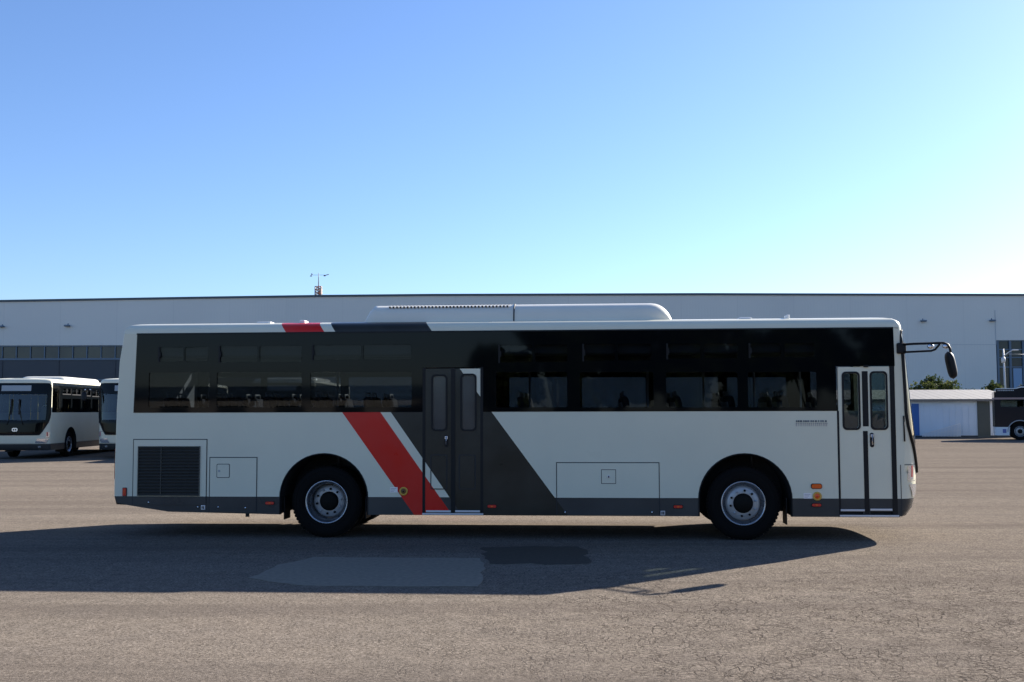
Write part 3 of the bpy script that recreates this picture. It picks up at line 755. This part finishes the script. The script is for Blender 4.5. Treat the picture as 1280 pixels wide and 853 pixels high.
    if main:
        b = MB(); xs_ = U(640.5, 390)
        v = (xs_ - x0) / (x1 - x0)
        pts = [ac(u, v) for u in us]; pts = [(p[0], 1.25 + (p[1] - 1.25) * 1.003, p[2] + .003) for p in pts]
        b.tube(pts, .010, M['gap'], 6); b.obj('fairing_seam', acu)
        b = MB()
        xa, xc = U(482, 385), U(632, 385); n = 34
        def acp(u, v): p = ac(u, v); return (p[0], 1.25 + (p[1] - 1.25) * 1.001, p[2] + .0015)
        b.grid(acp, us, [((xa - .04) + (xc - xa + .08) * k / 12 - x0) / (x1 - x0) for k in range(13)], M['ac'])
        for k in range(n):
            xx = xa + (xc - xa) * k / (n - 1)
            for a_ in (-.86, -.62, -.35, 0, .35, .62, .86):
                u = .5 + .5 * a_; p = ac(u, (xx - x0) / (x1 - x0))
                b.box(p[0] - .013, p[0] + .013, p[1] - .07, p[1] + .07, p[2] - .02, p[2] + .004, M['gap'])
        b.obj('vent_grille', acu)
    for px, w_, hgt in (((320, .22, .018), (370, .09, .035), (928, .18, .02), (980, .045, .05)) if main else ((320, .3, .04),)):
        xx = (px - 640) / 85.; b = MB(); b.box(xx - w_ / 2, xx + w_ / 2, .22, .42, 3.155, 3.18 + hgt, M['white'], .012); b.obj('roof_fitting', bus)
    if main: mid_parts(bus, mat)
    # --- mirror on the door side
    b = MB()
    bx = X0(2.8) + .02
    b.box(U(1120.5, 435) , U(1132, 435), -.05, .06, Z(442.5, 1125), Z(429, 1125), M['rubber'], .02)
    def q(px, py, dy):   # point at photo place, dy metres outboard of the side plane
        d = ray(px, py); n_ = Vector((BUS_K, 1, 0)); t = (BUS_Y + dy) / (d.y + BUS_K * d.x); w_ = Vector((d.x * t, d.y * t, CAM_H + d.z * t)) - Vector((0, BUS_Y, 0))
        return Matrix.Rotation(-BUS_ROT, 3, 'Z') @ w_
    up = [q(1128, 431, -.03), q(1142, 430, -.12), q(1160, 429.5, -.26), q(1172, 429, -.36), q(1180, 429, -.42), q(1185, 431, -.44), q(1187.5, 436, -.45), q(1188.5, 442, -.45)]
    lo = [q(1128, 440.5, -.03), q(1145, 439.7, -.14), q(1164, 438.8, -.29), q(1169, 437, -.34), q(1172, 433.5, -.37), q(1175, 430, -.39)]
    b.tube(up, .017, M['rubber'], 8); b.tube(lo, .015, M['rubber'], 8)
    b.obj('mirror_arm', bus)
    b = MB(); c1, c2 = q(1184.3, 439.5, -.45), q(1192, 474, -.45)
    ax = (c1 - c2).normalized(); L = (c1 - c2).length; side = Vector((0, 1, 0)); fw = ax.cross(side).normalized()
    n1 = 14
    rings = []
    for j in range(n1 + 1):
        t = j / n1; k = (1 - abs(2 * t - 1) ** 4) ** .5 * .999 + .001; c = c1.lerp(c2, t) + fw * 0
        ring = []
        for i in range(16):
            a = 2 * math.pi * i / 16
            ring.append(b.bm.verts.new(c + fw * (-.068 * math.cos(a) * k if math.cos(a) > 0 else -.05 * math.cos(a) * k) + side * (.115 * math.sin(a) * k)))
        rings.append(ring)
    mi = b.mi(M['rubber'])
    for r0, r1 in zip(rings, rings[1:]):
        for i in range(16):
            f = b.bm.faces.new([r0[i], r0[(i + 1) % 16], r1[(i + 1) % 16], r1[i]]); f.material_index = mi; f.smooth = True
    mh = b.obj('mirror_head', bus)
    for px, py, dy in ((1163.5, 433.2, -.28), (1182.5, 433, -.42)):
        b = MB(); c = q(px, py, dy); b.lathe([(.0, -.03), (.03, -.02), (.036, 0), (.03, .02), (0, .03)], 0, 0, M['chrome'], 12)
        for v in b.bm.verts:
            if not v.tag: v.co = Vector((v.co.x * 1.4, v.co.y, v.co.z)) + c; v.tag = True
        b.obj('mirror_arm_bead', bus)  # chrome beads added for the white spots along the mirror arms
    b = MB(); x_, z1_ = B(1132, 520); b.tube([(x_ - .03, -.012, z1_), (x_ - .025, -.012, Z(552, 1130))], .011, M['rubber'], 6); b.obj('antenna_cable', bus)
    return bus

def window_band_plain(bus):
    window_band(bus, False, None) if False else None
    b = MB(); xe = U(1118.5, 460)
    b.poly([(XB1, ZWB), (xe, ZWB), (xe - .01, ZWT), (XB1 + .035, ZWT)], -.003, .035, M['frit']); b.obj('glazing_band', bus)

main_bus = make_bus('city_bus', M['livery'], True)
main_bus.location = (0, BUS_Y, 0); main_bus.rotation_euler = (0, 0, BUS_ROT)
tag(main_bus, 'long grey-white bus with red and charcoal slanting stripes, parked side-on in front', 'bus')

fleet = make_bus('parked_bus', M['fleet'], False)
FR = 'buses parked nose-out in a row at the back'
def place_fleet(o, px_centre, Y, rz, label):
    x, _ = far(px_centre, 520, Y)
    # front centre (local 5.9, 1.25) to the wanted spot
    v = Matrix.Rotation(rz, 3, 'Z') @ Vector((5.95, 1.25, 0))
    o.location = (x - v.x, Y - v.y, 0); o.rotation_euler = (0, 0, rz)
    tag(o, label, 'bus', FR)
spots = [(18, 42.6, R(-87.5), 'pale grey bus facing the camera at the left edge of the photo, whole windscreen showing'),
         (160, 43.0, R(-88.0), 'bus facing the camera, half hidden behind the rear end of the striped bus'),
         (352, 43.4, R(-88.5), 'parked bus whose sunlit roof edge shows through the rear windows of the striped bus')]
protos = [fleet] + [copy_tree(fleet) for _ in spots[1:]]
for o, s in zip(protos, spots): place_fleet(o, *s)

# ------------------------------------------------------------------ bus at the right edge (low-floor type)
def right_bus():
    Y = 66.0; t = empty('transit_bus', (far(1244.0, 540, Y)[0], Y, 0), R(-21.0))
    tag(t, 'white-skirted dark-windowed bus parked beside the low shed at the right edge', 'bus')
    L = 11.0
    white = plain('transit_white', (0.62, 0.66, 0.68), .35)
    dark = plain('transit_dark', (0.010, 0.012, 0.018), .12, 0, .25)
    def ar(cx): 
        return [(cx - .62, .28)] + [(cx + .62 * math.cos(math.pi - math.pi * k / 16), .5 + .62 * math.sin(math.pi * k / 16)) for k in range(17)] + [(cx + .62, .28)]
    def side_arc(cx, lo, hi, n_=14):
        a0 = math.asin((lo - .5) / .62)
        return [(cx + .62 * math.cos(math.pi - (a0 + (math.pi - 2 * a0) * k / n_)), .5 + .62 * math.sin(a0 + (math.pi - 2 * a0) * k / n_)) for k in range(n_ + 1)]
    WX = (1.38, 7.9); hw = .553
    b = MB()
    for xa, xb in ((.02, WX[0]), (WX[0], WX[1]), (WX[1], L)):
        pa = xa + (.0 if xa == .02 else .6); pb = xb - (.0 if xb == L else .6)
        b.poly([(pa, .28), (pb, .28), (pb + (0 if xb == L else .047), .78), (pa - (0 if xa == .02 else .047), .78)], 0, 2.5, white)
    b.obj('skirt_panel', t)
    b = MB(); 
    holes = [rrect(x, x + 1.25, 2.0, 2.42, .05, 3) for x in (.35, 1.75, 3.2, 4.65, 6.1, 7.55)]
    b.poly([(0, .782)] + side_arc(WX[0], .782, 1) + side_arc(WX[1], .782, 1) + [(L, .782), (L, 2.9), (.06, 2.9)], 0, .05, dark, holes)
    b.poly([(0, .782), (L, .782), (L, 2.9), (.06, 2.9)], 2.45, 2.5, dark, holes)
    b.box(0.0, .05, .05, 2.45, .782, 2.9, dark); b.box(L - .05, L, .05, 2.45, .782, 2.9, dark); b.obj('glazed_side', t)
    for h in holes:
        for ya in (.02, 2.47):
            xs_ = [p[0] for p in h]; b = MB(); b.box(min(xs_), max(xs_), ya, ya + .01, 2.0, 2.42, M['door_glass']); b.obj('side_window', t)
    b = MB(); b.box(-.004, L + .004, -.004, 2.504, 2.45, 2.56, plain('rose_trim', (.30, .20, .18), .5)); b.obj('trim_stripe', t)
    b = MB(); b.poly([(.1, 2.9), (L, 2.9), (L, 3.28), (1.5, 3.28), (1.2, 3.08), (.12, 3.08)], .03, 2.47, dark); b.obj('roof_cove', t)
    b = MB(); b.poly([(.08, 3.08), (1.2, 3.08), (1.5, 3.16), (L, 3.16), (L, 3.22), (1.48, 3.22), (1.18, 3.12), (.08, 3.12)], -.02, .03, white); b.obj('roof_edge', t)
    b = MB(); rnd = random.Random(5); x = .2
    while x < 1.05:
        w_ = rnd.uniform(.04, .08); b.box(x, x + w_, .018, .03, 2.96, 3.03, M['grey']); x += w_ + .025
    b.obj('roof_lettering', t)
    b = MB(); 
    for cx in WX:
        pts = [(cx + .68 * math.cos(math.pi * k / 20), -.012, .5 + .68 * math.sin(math.pi * k / 20)) for k in range(21)]; b.tube(pts, .03, M['grey'], 6)
    b.box(2.1, L, -.014, -.002, .80, .86, M['grey']); b.obj('arch_trim', t)
    b = MB(); b.box(.42, .62, -.006, 0, .42, .66, plain('blue_label', (.12, .14, .35), .5)); b.obj('side_sticker', t)
    for cx in WX:
        for yy, sd_ in ((.06, -1), (2.44, 1)): make_wheel(t, cx, yy, sd_, False)
    b = MB(); b.box(.05, L - .05, .3, 2.2, .3, .5, M['under']); b.obj('chassis', t)
right_bus()

# ------------------------------------------------------------------ hangar
HY = 115.0
def hang_mat():
    m, n, l, p = new_mat('hangar_cladding')
    tc = n.new('ShaderNodeTexCoord'); wv = n.new('ShaderNodeTexWave'); wv.wave_type = 'BANDS'; wv.bands_direction = 'X'
    wv.inputs['Scale'].default_value = 1.0; l.new(tc.outputs['Object'], wv.inputs['Vector'])
    bp = n.new('ShaderNodeBump'); bp.inputs['Strength'].default_value = .10; bp.inputs['Distance'].default_value = .03; l.new(wv.outputs['Fac'], bp.inputs['Height']); l.new(bp.outputs[0], p.inputs['Normal'])
    nz = n.new('ShaderNodeTexNoise'); nz.inputs['Scale'].default_value = .09; nz.inputs['Detail'].default_value = 8; l.new(tc.outputs['Object'], nz.inputs['Vector'])
    mr = n.new('ShaderNodeMapRange'); mr.inputs['From Min'].default_value = .35; mr.inputs['From Max'].default_value = .65; l.new(nz.outputs['Fac'], mr.inputs['Value'])
    br = n.new('ShaderNodeTexBrick'); br.inputs['Scale'].default_value = 1; br.inputs['Brick Width'].default_value = 6; br.inputs['Row Height'].default_value = 30; br.offset = 0
    br.inputs['Mortar Size'].default_value = .035; br.inputs['Color1'].default_value = (1, 1, 1, 1); br.inputs['Color2'].default_value = (.97, .975, .98, 1); br.inputs['Mortar'].default_value = (.92, .925, .93, 1)
    sp = n.new('ShaderNodeSeparateXYZ'); cb = n.new('ShaderNodeCombineXYZ'); l.new(tc.outputs['Object'], sp.inputs[0]); l.new(sp.outputs[0], cb.inputs[0]); l.new(sp.outputs[2], cb.inputs[1]); l.new(cb.outputs[0], br.inputs['Vector'])
    mx = n.new('ShaderNodeMix'); mx.data_type = 'RGBA'; mx.inputs[6].default_value = (.62, .63, .58, 1); mx.inputs[7].default_value = (.67, .68, .62, 1); l.new(mr.outputs[0], mx.inputs[0])
    m2 = n.new('ShaderNodeMix'); m2.data_type = 'RGBA'; m2.blend_type = 'MULTIPLY'; m2.inputs[0].default_value = 1; l.new(mx.outputs[2], m2.inputs[6]); l.new(br.outputs['Color'], m2.inputs[7])
    l.new(m2.outputs[2], p.inputs['Base Color']); p.inputs['Roughness'].default_value = .5
    return m
M['hangar'] = hang_mat()
M['cap'] = plain('roof_edge_flashing', (0.05, 0.08, 0.10), .5)
M['hglass'] = plain('hangar_glazing', (0.018, 0.026, 0.028), .15, noise=.4, scale=.3)
M['hdark'] = plain('hangar_door_dark', (0.022, 0.034, 0.05), .45, noise=.2, scale=.2)
M['hframe'] = plain('hangar_window_frame', (0.10, 0.15, 0.20), .5)
M['duct'] = plain('cable_duct_grey', (.42, .46, .48), .6)
M['hpale'] = plain('pale_blue_panel', (0.20, 0.32, 0.46), .5)
def hangar():
    t = empty('hangar_building', (0, HY, 0)); tag(t, 'very long blue-grey clad factory hall closing the view behind all the buses', 'building')
    def H(px, py): x, z = far(px, py, HY); return (x, z)
    top = [H(px, py) for px, py in ((-420, 382), (0, 377.8), (240, 373.8), (400, 371.5), (540, 370.2), (880, 369.2), (1280, 370.2), (1700, 372))]
    xl, xr = top[0][0], top[-1][0]
    gx1 = H(330, 500)[0]; zt = H(60, 432)[1]
    wx0, wx1 = H(1246.5, 480)[0], H(1380, 480)[0]; wz = H(1262, 425.5)[1]
    b = MB(); b.poly([(xl, 0), (xl, zt), (gx1, zt), (gx1, 0), (wx0, 0), (wx0, wz), (wx1, wz), (wx1, 0), (xr, 0)] + top[::-1], 0, .4, M['hangar'])
    b.poly([(xl, 0)] + top[:1] + [(xl, top[0][1] - .2)], .4, .41, M['hangar']) if False else None
    b.obj('wall', t)
    b = MB()
    for (x0, z0), (x1, z1) in zip(top, top[1:]):
        b.poly([(x0, z0), (x1, z1), (x1, z1 + .22), (x0, z0 + .22)], -.12, 1.0, M['cap'])
    ro = b.obj('roof_edge', t)
    b = MB()
    for (x0, z0), (x1, z1) in zip(top, top[1:]):
        b.face([(x0, 1.0, z0), (x1, 1.0, z1), (x1, 70, z1), (x0, 70, z0)], M['cap'])
    for xx, zz in (top[0], top[-1]):
        b.box(xx - .2, xx + .2, .4, 70, 0, zz - .1, M['hangar'])
    b.box(xl, xr, 69.8, 70, 0, top[0][1] - .1, M['hangar']); b.obj('roof', t)
    # left glazed opening
    zb = H(60, 448.5)[1]
    b = MB(); b.box(xl, gx1, .25, .35, zb, zt, M['hglass'])
    x = xl
    while x < gx1: b.box(x, x + .10, .12, .25, zb, zt, M['hframe']); x += 1.5
    b.box(xl, gx1, .10, .25, zb - .15, zb + .05, M['hframe']); b.box(xl, gx1, .10, .25, zt - .12, zt, M['hframe'])
    b.obj('window_strip', t)
    b = MB(); b.box(xl, gx1, .20, .35, 0, zb - .15, M['hdark'])
    x = xl
    while x < gx1: b.box(x, x + .12, .14, .20, 0, zb - .15, M['hdark']); x += 6
    b.box(xl, gx1, .12, .20, 5.2, 5.3, M['hframe']); b.obj('sliding_door', t)
    b = MB(); b.box(wx0, wx1, .25, .35, 0, wz, M['hglass'])
    for px in (1247, 1262.5, 1279, 1300, 1320, 1340, 1360):
        x = H(px, 450)[0]; b.box(x, x + .22, .08, .25, 0, wz, M['hframe'])
    for py in (426, 437, 447, 459): z = H(1262, py)[1]; b.box(wx0, wx1, .14, .25, z - .06, z + .06, M['hframe'])
    x0, x1 = H(1267, 450)[0], H(1278, 450)[0]; b.box(x0, x1, .16, .24, 3.2, H(1270, 460.5)[1], M['hpale'])
    b.obj('window', t)
    for px, py in ((85, 408), (3, 409), (1153.5, 402), (1239.5, 401.5)):
        x, z = H(px, py); b = MB(); b.box(x - .28, x + .28, -.45, -.05, z - .05, z + .12, M['hframe'], .04); b.tube([(x, -.08, z), (x, .02, z + .3)], .05, M['hframe'], 6); b.obj('wall_lamp', t)
    b = MB(); x0 = H(1190, 430)[0]; z = H(1220, 431)[1]; b.box(x0, wx0, -.03, -.002, z - .02, z + .02, M['duct']); b.box(H(1243.5, 400)[0], H(1244.3, 400)[0], -.04, -.002, z, H(1244, 388)[1], M['duct']); b.obj('cable_duct', t)
hangar()

def mast():
    Y = 130.0; x, zb = far(398, 375, Y); s = FPX / Y
    t = empty('weather_mast', (x, Y, zb - .6)); tag(t, 'short lattice mast with wind gauges poking above the hall roof', 'mast')
    zt = lambda py: far(398, py, Y)[1] - (zb - .6)
    met = plain('galvanised_mast', (.16, .16, .17), .5); ob = plain('mast_orange', (.55, .22, .10), .5)
    b = MB(); h = zt(358.5); w = .36
    for sx in (-1, 1):
        for sy in (-1, 1): b.tube([(sx * w, sy * w, 0), (sx * w, sy * w, h)], .05, met, 6)
    k = 6
    for i in range(k):
        z0, z1 = h * i / k, h * (i + 1) / k
        for sy in (-1, 1): b.tube([(-w, sy * w, z0), (w, sy * w, z1)], .035, ob if i % 2 else M['white'], 5); b.tube([(w, sy * w, z0), (-w, sy * w, z1)], .035, met, 5)
        for sx in (-1, 1): b.tube([(sx * w, -w, z0), (sx * w, w, z1)], .035, met, 5)
        b.tube([(-w, -w, z1), (w, -w, z1), (w, w, z1), (-w, w, z1), (-w, -w, z1)], .035, ob, 5)
    b.box(.02, .34, -.2, .2, h * .1, h * .9, ob, .03); b.obj('lattice_tower', t)
    b = MB(); b.tube([(0, 0, h * .6), (0, 0, zt(347)), (0, 0, zt(341.5))], [.07, .045, .03], met, 6); b.tube([(-.95, 0, zt(344)), (.95, 0, zt(344))], .02, met, 5); b.obj('pole', t)
    for sx in (-1, 1):
        b = MB(); z = zt(344)
        if sx < 0: b.box(-1.02, -.78, -.05, .05, z - .18, z - .06, met, .02); b.box(-.9, -.72, -.05, .05, z + .05, z + .18, met, .02)
        else: b.tube([(.6, 0, z - .10), (1.25, 0, z + .08)], .05, met, 6); b.box(.62, .85, -.04, .04, z - .16, z - .02, met)
        b.obj('wind_gauge', t)
mast()

# ------------------------------------------------------------------ shed on the right
SY = 72.0
def shed():
    def S(px, py): return far(px, py, SY)
    xr = S(1272, 520)[0]; xl = S(1020, 520)[0]; ze = S(1190, 500)[1]
    t = empty('low_shed', (0, SY, 0)); tag(t, 'low white-walled shed with pale tin roof and blue strip, right of the bus', 'shed')
    wall = plain('shed_wall_panels', (.62, .70, .76), .5, noise=.10, scale=.8)
    blue = plain('shed_blue_panel', (.03, .12, .36), .5); grey = plain('shed_grey_shutter', (.075, .085, .075), .6, noise=.15, scale=1)
    m, n, l, p = new_mat('shed_tin_roof'); tc = n.new('ShaderNodeTexCoord'); wv = n.new('ShaderNodeTexWave'); wv.bands_direction = 'X'; wv.inputs['Scale'].default_value = 1.2; wv.inputs['Distortion'].default_value = .4
    l.new(tc.outputs['Object'], wv.inputs['Vector']); nz = n.new('ShaderNodeTexNoise'); nz.inputs['Scale'].default_value = 1.4; nz.inputs['Detail'].default_value = 8; l.new(tc.outputs['Object'], nz.inputs['Vector'])
    mx = n.new('ShaderNodeMix'); mx.data_type = 'RGBA'; mx.inputs[6].default_value = (.13, .118, .10, 1); mx.inputs[7].default_value = (.21, .19, .165, 1)
    ml = n.new('ShaderNodeMath'); ml.operation = 'MULTIPLY_ADD'; ml.inputs[1].default_value = .25; l.new(wv.outputs['Fac'], ml.inputs[0]); l.new(nz.outputs['Fac'], ml.inputs[2]); l.new(ml.outputs[0], mx.inputs[0]); l.new(mx.outputs[2], p.inputs['Base Color'])
    p.inputs['Roughness'].default_value = .6; bp = n.new('ShaderNodeBump'); bp.inputs['Strength'].default_value = .15; bp.inputs['Distance'].default_value = .03; l.new(wv.outputs['Fac'], bp.inputs['Height']); l.new(bp.outputs[0], p.inputs['Normal'])
    roofm = m
    b = MB(); b.box(xl, xr, 0, 4.6, .12, ze, wall)
    x = xl
    while x < xr - .1: b.box(x, x + .05, -.02, 0, .14, ze - .02, wall); x += .42
    b.obj('wall', t)
    b = MB(); b.box(xl, xr + .02, -.03, 4.6, 0, .13, M['hdark']); b.obj('plinth', t)
    zr = far(1190, 488.6, SY + 4.6)[1]
    b = MB()
    b.poly([(-.35, ze - .02), (4.7, zr), (4.7, zr + .07), (-.35, ze + .05)], xl - .2, xr + .15, roofm, axis='x')
    x = xl - .1
    k = 0
    while x < xr: b.tube([(x, -.35, ze + .045), (x, 4.7, zr + .065)], .012, roofm, 5); x += .6
    b.box(xl - .2, xr + .15, -.38, -.345, ze - .10, ze + .04, roofm); b.obj('roof', t)
    b = MB(); b.box(S(1139.5, 520)[0], S(1148.5, 520)[0], -.06, -.021, .14, S(1143, 505)[1], blue); b.obj('blue_panel', t)
    b = MB(); x0, x1 = S(1221.5, 520)[0], S(1237, 520)[0]; b.box(x0, x1, -.05, -.021, .02, ze - .05, grey)
    z = .2
    while z < ze - .1: b.box(x0 + .02, x1 - .02, -.065, -.05, z, z + .02, grey); z += .12
    b.obj('shutter', t)
    b = MB(); x = S(1237.5, 520)[0]; b.box(x, S(1247, 520)[0], -.05, -.021, .14, ze - .03, M['white']); b.obj('corner_panel', t)
    # thin white slats added for a pale striped triangle low on the shed
    f = MB(); x0, x1 = S(1151, 540)[0], S(1198, 540)[0]; n_ = 26
    for k in range(n_ + 1):
        x = x0 + (x1 - x0) * k / n_; h = .2 + .72 * k / n_; f.box(x - .02, x + .02, -.32, -.29, .06, h, M['white'])
    f.tube([(x0, -.30, .22), (x1, -.30, .93)], .022, M['white'], 6); f.tube([(x0, -.30, .14), (x1, -.30, .14)], .018, M['white'], 6); f.tube([(x0 + (x1 - x0) * .4, -.30, .3), (x1, -.30, .5)], .015, M['white'], 6)
    fo = f.obj('slat_triangle'); fo.location = (0, SY, 0); tag(fo, 'triangle of thin white slats rising to the right against the shed wall', 'barrier')
shed()

def lamp_post():
    Y = 84.0; x, zt = far(1255, 436.5, Y); t = empty('street_lamp', (x, Y, 0)); tag(t, 'slim grey lamp post with one arm standing behind the shed roof', 'street lamp')
    met = plain('lamp_post_grey', (.50, .52, .53), .5)
    b = MB(); b.tube([(0, 0, 0), (-.02, 0, zt * .6), (-.06, 0, zt)], [.10, .075, .055], met, 10); b.obj('pole', t)
    b = MB(); b.tube([(-.05, 0, zt - .55), (.35, 0, zt - .25), (.72, 0, zt - .08)], [.04, .035, .03], met, 6); b.obj('arm', t)
    b = MB(); b.box(.62, 1.1, -.11, .11, zt - .13, zt - .04, met, .035); b.obj('lamp_head', t)
    b = MB(); b.lathe([(0, zt - 1.1), (.14, zt - 1.05), (.17, zt - .85), (.14, zt - .68), (0, zt - .62)], -.08, 0, met, 12, axis='z'); b.tube([(0, 0, zt - .38), (1.9, 0, zt - .42)], .012, met, 4); b.obj('camera_dome', t)
lamp_post()

# ------------------------------------------------------------------ trees and bushes
def leaf_mat(name, col, col2):
    m, n, l, p = new_mat(name); oi = n.new('ShaderNodeTexCoord'); nz = n.new('ShaderNodeTexNoise'); nz.inputs['Scale'].default_value = 1.3; nz.inputs['Detail'].default_value = 6; l.new(oi.outputs['Object'], nz.inputs['Vector'])
    mr = n.new('ShaderNodeMapRange'); mr.inputs['From Min'].default_value = .38; mr.inputs['From Max'].default_value = .62; l.new(nz.outputs['Fac'], mr.inputs['Value'])
    mx = n.new('ShaderNodeMix'); mx.data_type = 'RGBA'; mx.inputs[6].default_value = (*col, 1); mx.inputs[7].default_value = (*col2, 1); l.new(mr.outputs[0], mx.inputs[0]); l.new(mx.outputs[2], p.inputs['Base Color'])
    p.inputs['Roughness'].default_value = .8; p.inputs['Specular IOR Level'].default_value = .15
    tr = n.new('ShaderNodeBsdfTranslucent'); l.new(mx.outputs[2], tr.inputs['Color']); ms = n.new('ShaderNodeMixShader'); ms.inputs[0].default_value = .35
    out = n['Material Output']; l.new(p.outputs[0], ms.inputs[1]); l.new(tr.outputs[0], ms.inputs[2]); l.new(ms.outputs[0], out.inputs['Surface'])
    return m
M['leaf'] = leaf_mat('foliage_green', (.030, .048, .014), (.085, .095, .026)); M['leafd'] = leaf_mat('foliage_dark', (.018, .034, .014), (.045, .062, .02)); M['bark'] = plain('bark', (.10, .075, .055), .9, noise=.3, scale=5)
def tree(x, y, h, cw, trunk_h, mat, label, cat, group, name='tree', seed=1, n=2600, leaf=.13):
    rnd = random.Random(seed); t = empty(name, (x, y, 0)); tag(t, label, cat, group)
    b = MB(); tips = []
    b.tube([(0, 0, 0), (rnd.uniform(-.1, .1), rnd.uniform(-.1, .1), trunk_h * .6), (rnd.uniform(-.2, .2), rnd.uniform(-.2, .2), trunk_h + (h - trunk_h) * .5)], [.16 * h / 6, .12 * h / 6, .05 * h / 6], M['bark'], 8)
    cl = []
    for k in range(14):
        a = rnd.uniform(0, 6.28); rr = cw * rnd.uniform(.15, .8) ; zz = trunk_h + (h - trunk_h) * rnd.uniform(.12, .88)
        f = 1 - ((zz - trunk_h) / (h - trunk_h) - .4) ** 2 * 1.6
        p = Vector((rr * f * math.cos(a), rr * f * math.sin(a), zz)); cl.append((p, rnd.uniform(.28, .5) * cw))
        b.tube([(0, 0, trunk_h * .8), p * .5 + Vector((0, 0, trunk_h * .45)), p], [.05 * h / 6, .03 * h / 6, .012], M['bark'], 5)
    b.obj('trunk', t)
    c = MB(); mi = c.mi(mat)
    for k in range(n):
        p, r = rnd.choice(cl); d = Vector((rnd.gauss(0, 1), rnd.gauss(0, 1), rnd.gauss(0, .8))).normalized() * r * rnd.uniform(.45, 1) ** .5 * rnd.uniform(.75, 1.1)
        q = p + d; u = Vector((rnd.gauss(0, 1), rnd.gauss(0, 1), rnd.gauss(0, 1))).normalized(); v = u.cross(Vector((rnd.gauss(0, 1), rnd.gauss(0, 1), rnd.gauss(0, 1)))).normalized()
        s = leaf * rnd.uniform(.6, 1.4)
        f = c.bm.faces.new([c.bm.verts.new(q - u * s), c.bm.verts.new(q - v * s * .45), c.bm.verts.new(q + u * s), c.bm.verts.new(q + v * s * .45)]); f.material_index = mi
    c.obj('crown', t, normals=False)
    return t
bush = [(1152, 480, 1.7, 'leaf', 'small yellowish-green bush nearest the bus front, above the shed roof'),
        (1167, 471.5, 1.5, 'leafd', 'tallest round dark-topped tree below the bus mirror, above the shed roof'),
        (1180, 476, 1.4, 'leaf', 'lighter green bush just right of the mirror, above the shed roof'),
        (1232, 474, 2.1, 'leafd', 'dark bush left of the lamp post, above the shed roof'),
        (1249, 480, 1.2, 'leaf', 'low pale green bush right beside the lamp post foot'),
        (1275, 477, 1.3, 'leaf', 'bush at the right edge of the photo, behind the dark-windowed bus')]
for i, (px, py, cw, mt, lab) in enumerate(bush):
    Y = 80.5 + (i % 2) * 1.2; x, h = far(px, py, Y)
    tree(x, Y, h, cw, .9, M[mt], lab, 'tree', 'trees behind the low shed', 'small_tree', 20 + i, 2200, .12)
# trees and a low workshop on the camera's side of the yard (seen mirrored in the bus windows)
for i, (x, h, cw) in enumerate(((-9.8, 6.6, 2.6), (-6.0, 8.6, 3.2), (-1.8, 10.2, 3.6), (2.6, 9.6, 3.4), (6.8, 10.4, 3.6), (11.2, 9.8, 3.5), (15.6, 10.6, 3.6), (20.0, 9.8, 3.4), (24.5, 10.0, 3.4))):
    tree(x, -42 - (i % 3) * 1.5, h, cw, 1.6, M['leafd'], 'broad tree behind the photographer, seen only as a dark reflection in the bus windows', 'tree', 'trees on the camera side of the yard', 'tree', 50 + i, 5200, .36)
b = MB(); b.box(-62, -16, 0, 9, 0, 3.0, plain('workshop_render', (.32, .30, .27), .8, noise=.1)); b.poly([(-.4, 3.0), (9.4, 3.0), (4.5, 4.0)], -62.4, -15.6, M['cap'], axis='x')
for k in range(9): b.box(-60 + k * 5, -57.5 + k * 5, 8.98, 9.05, 1.0, 2.3, M['hglass'])
w = b.obj('workshop'); w.location = (0, -62, 0); tag(w, 'long low workshop on the camera side, only a dark line reflected in the rear windows', 'building')
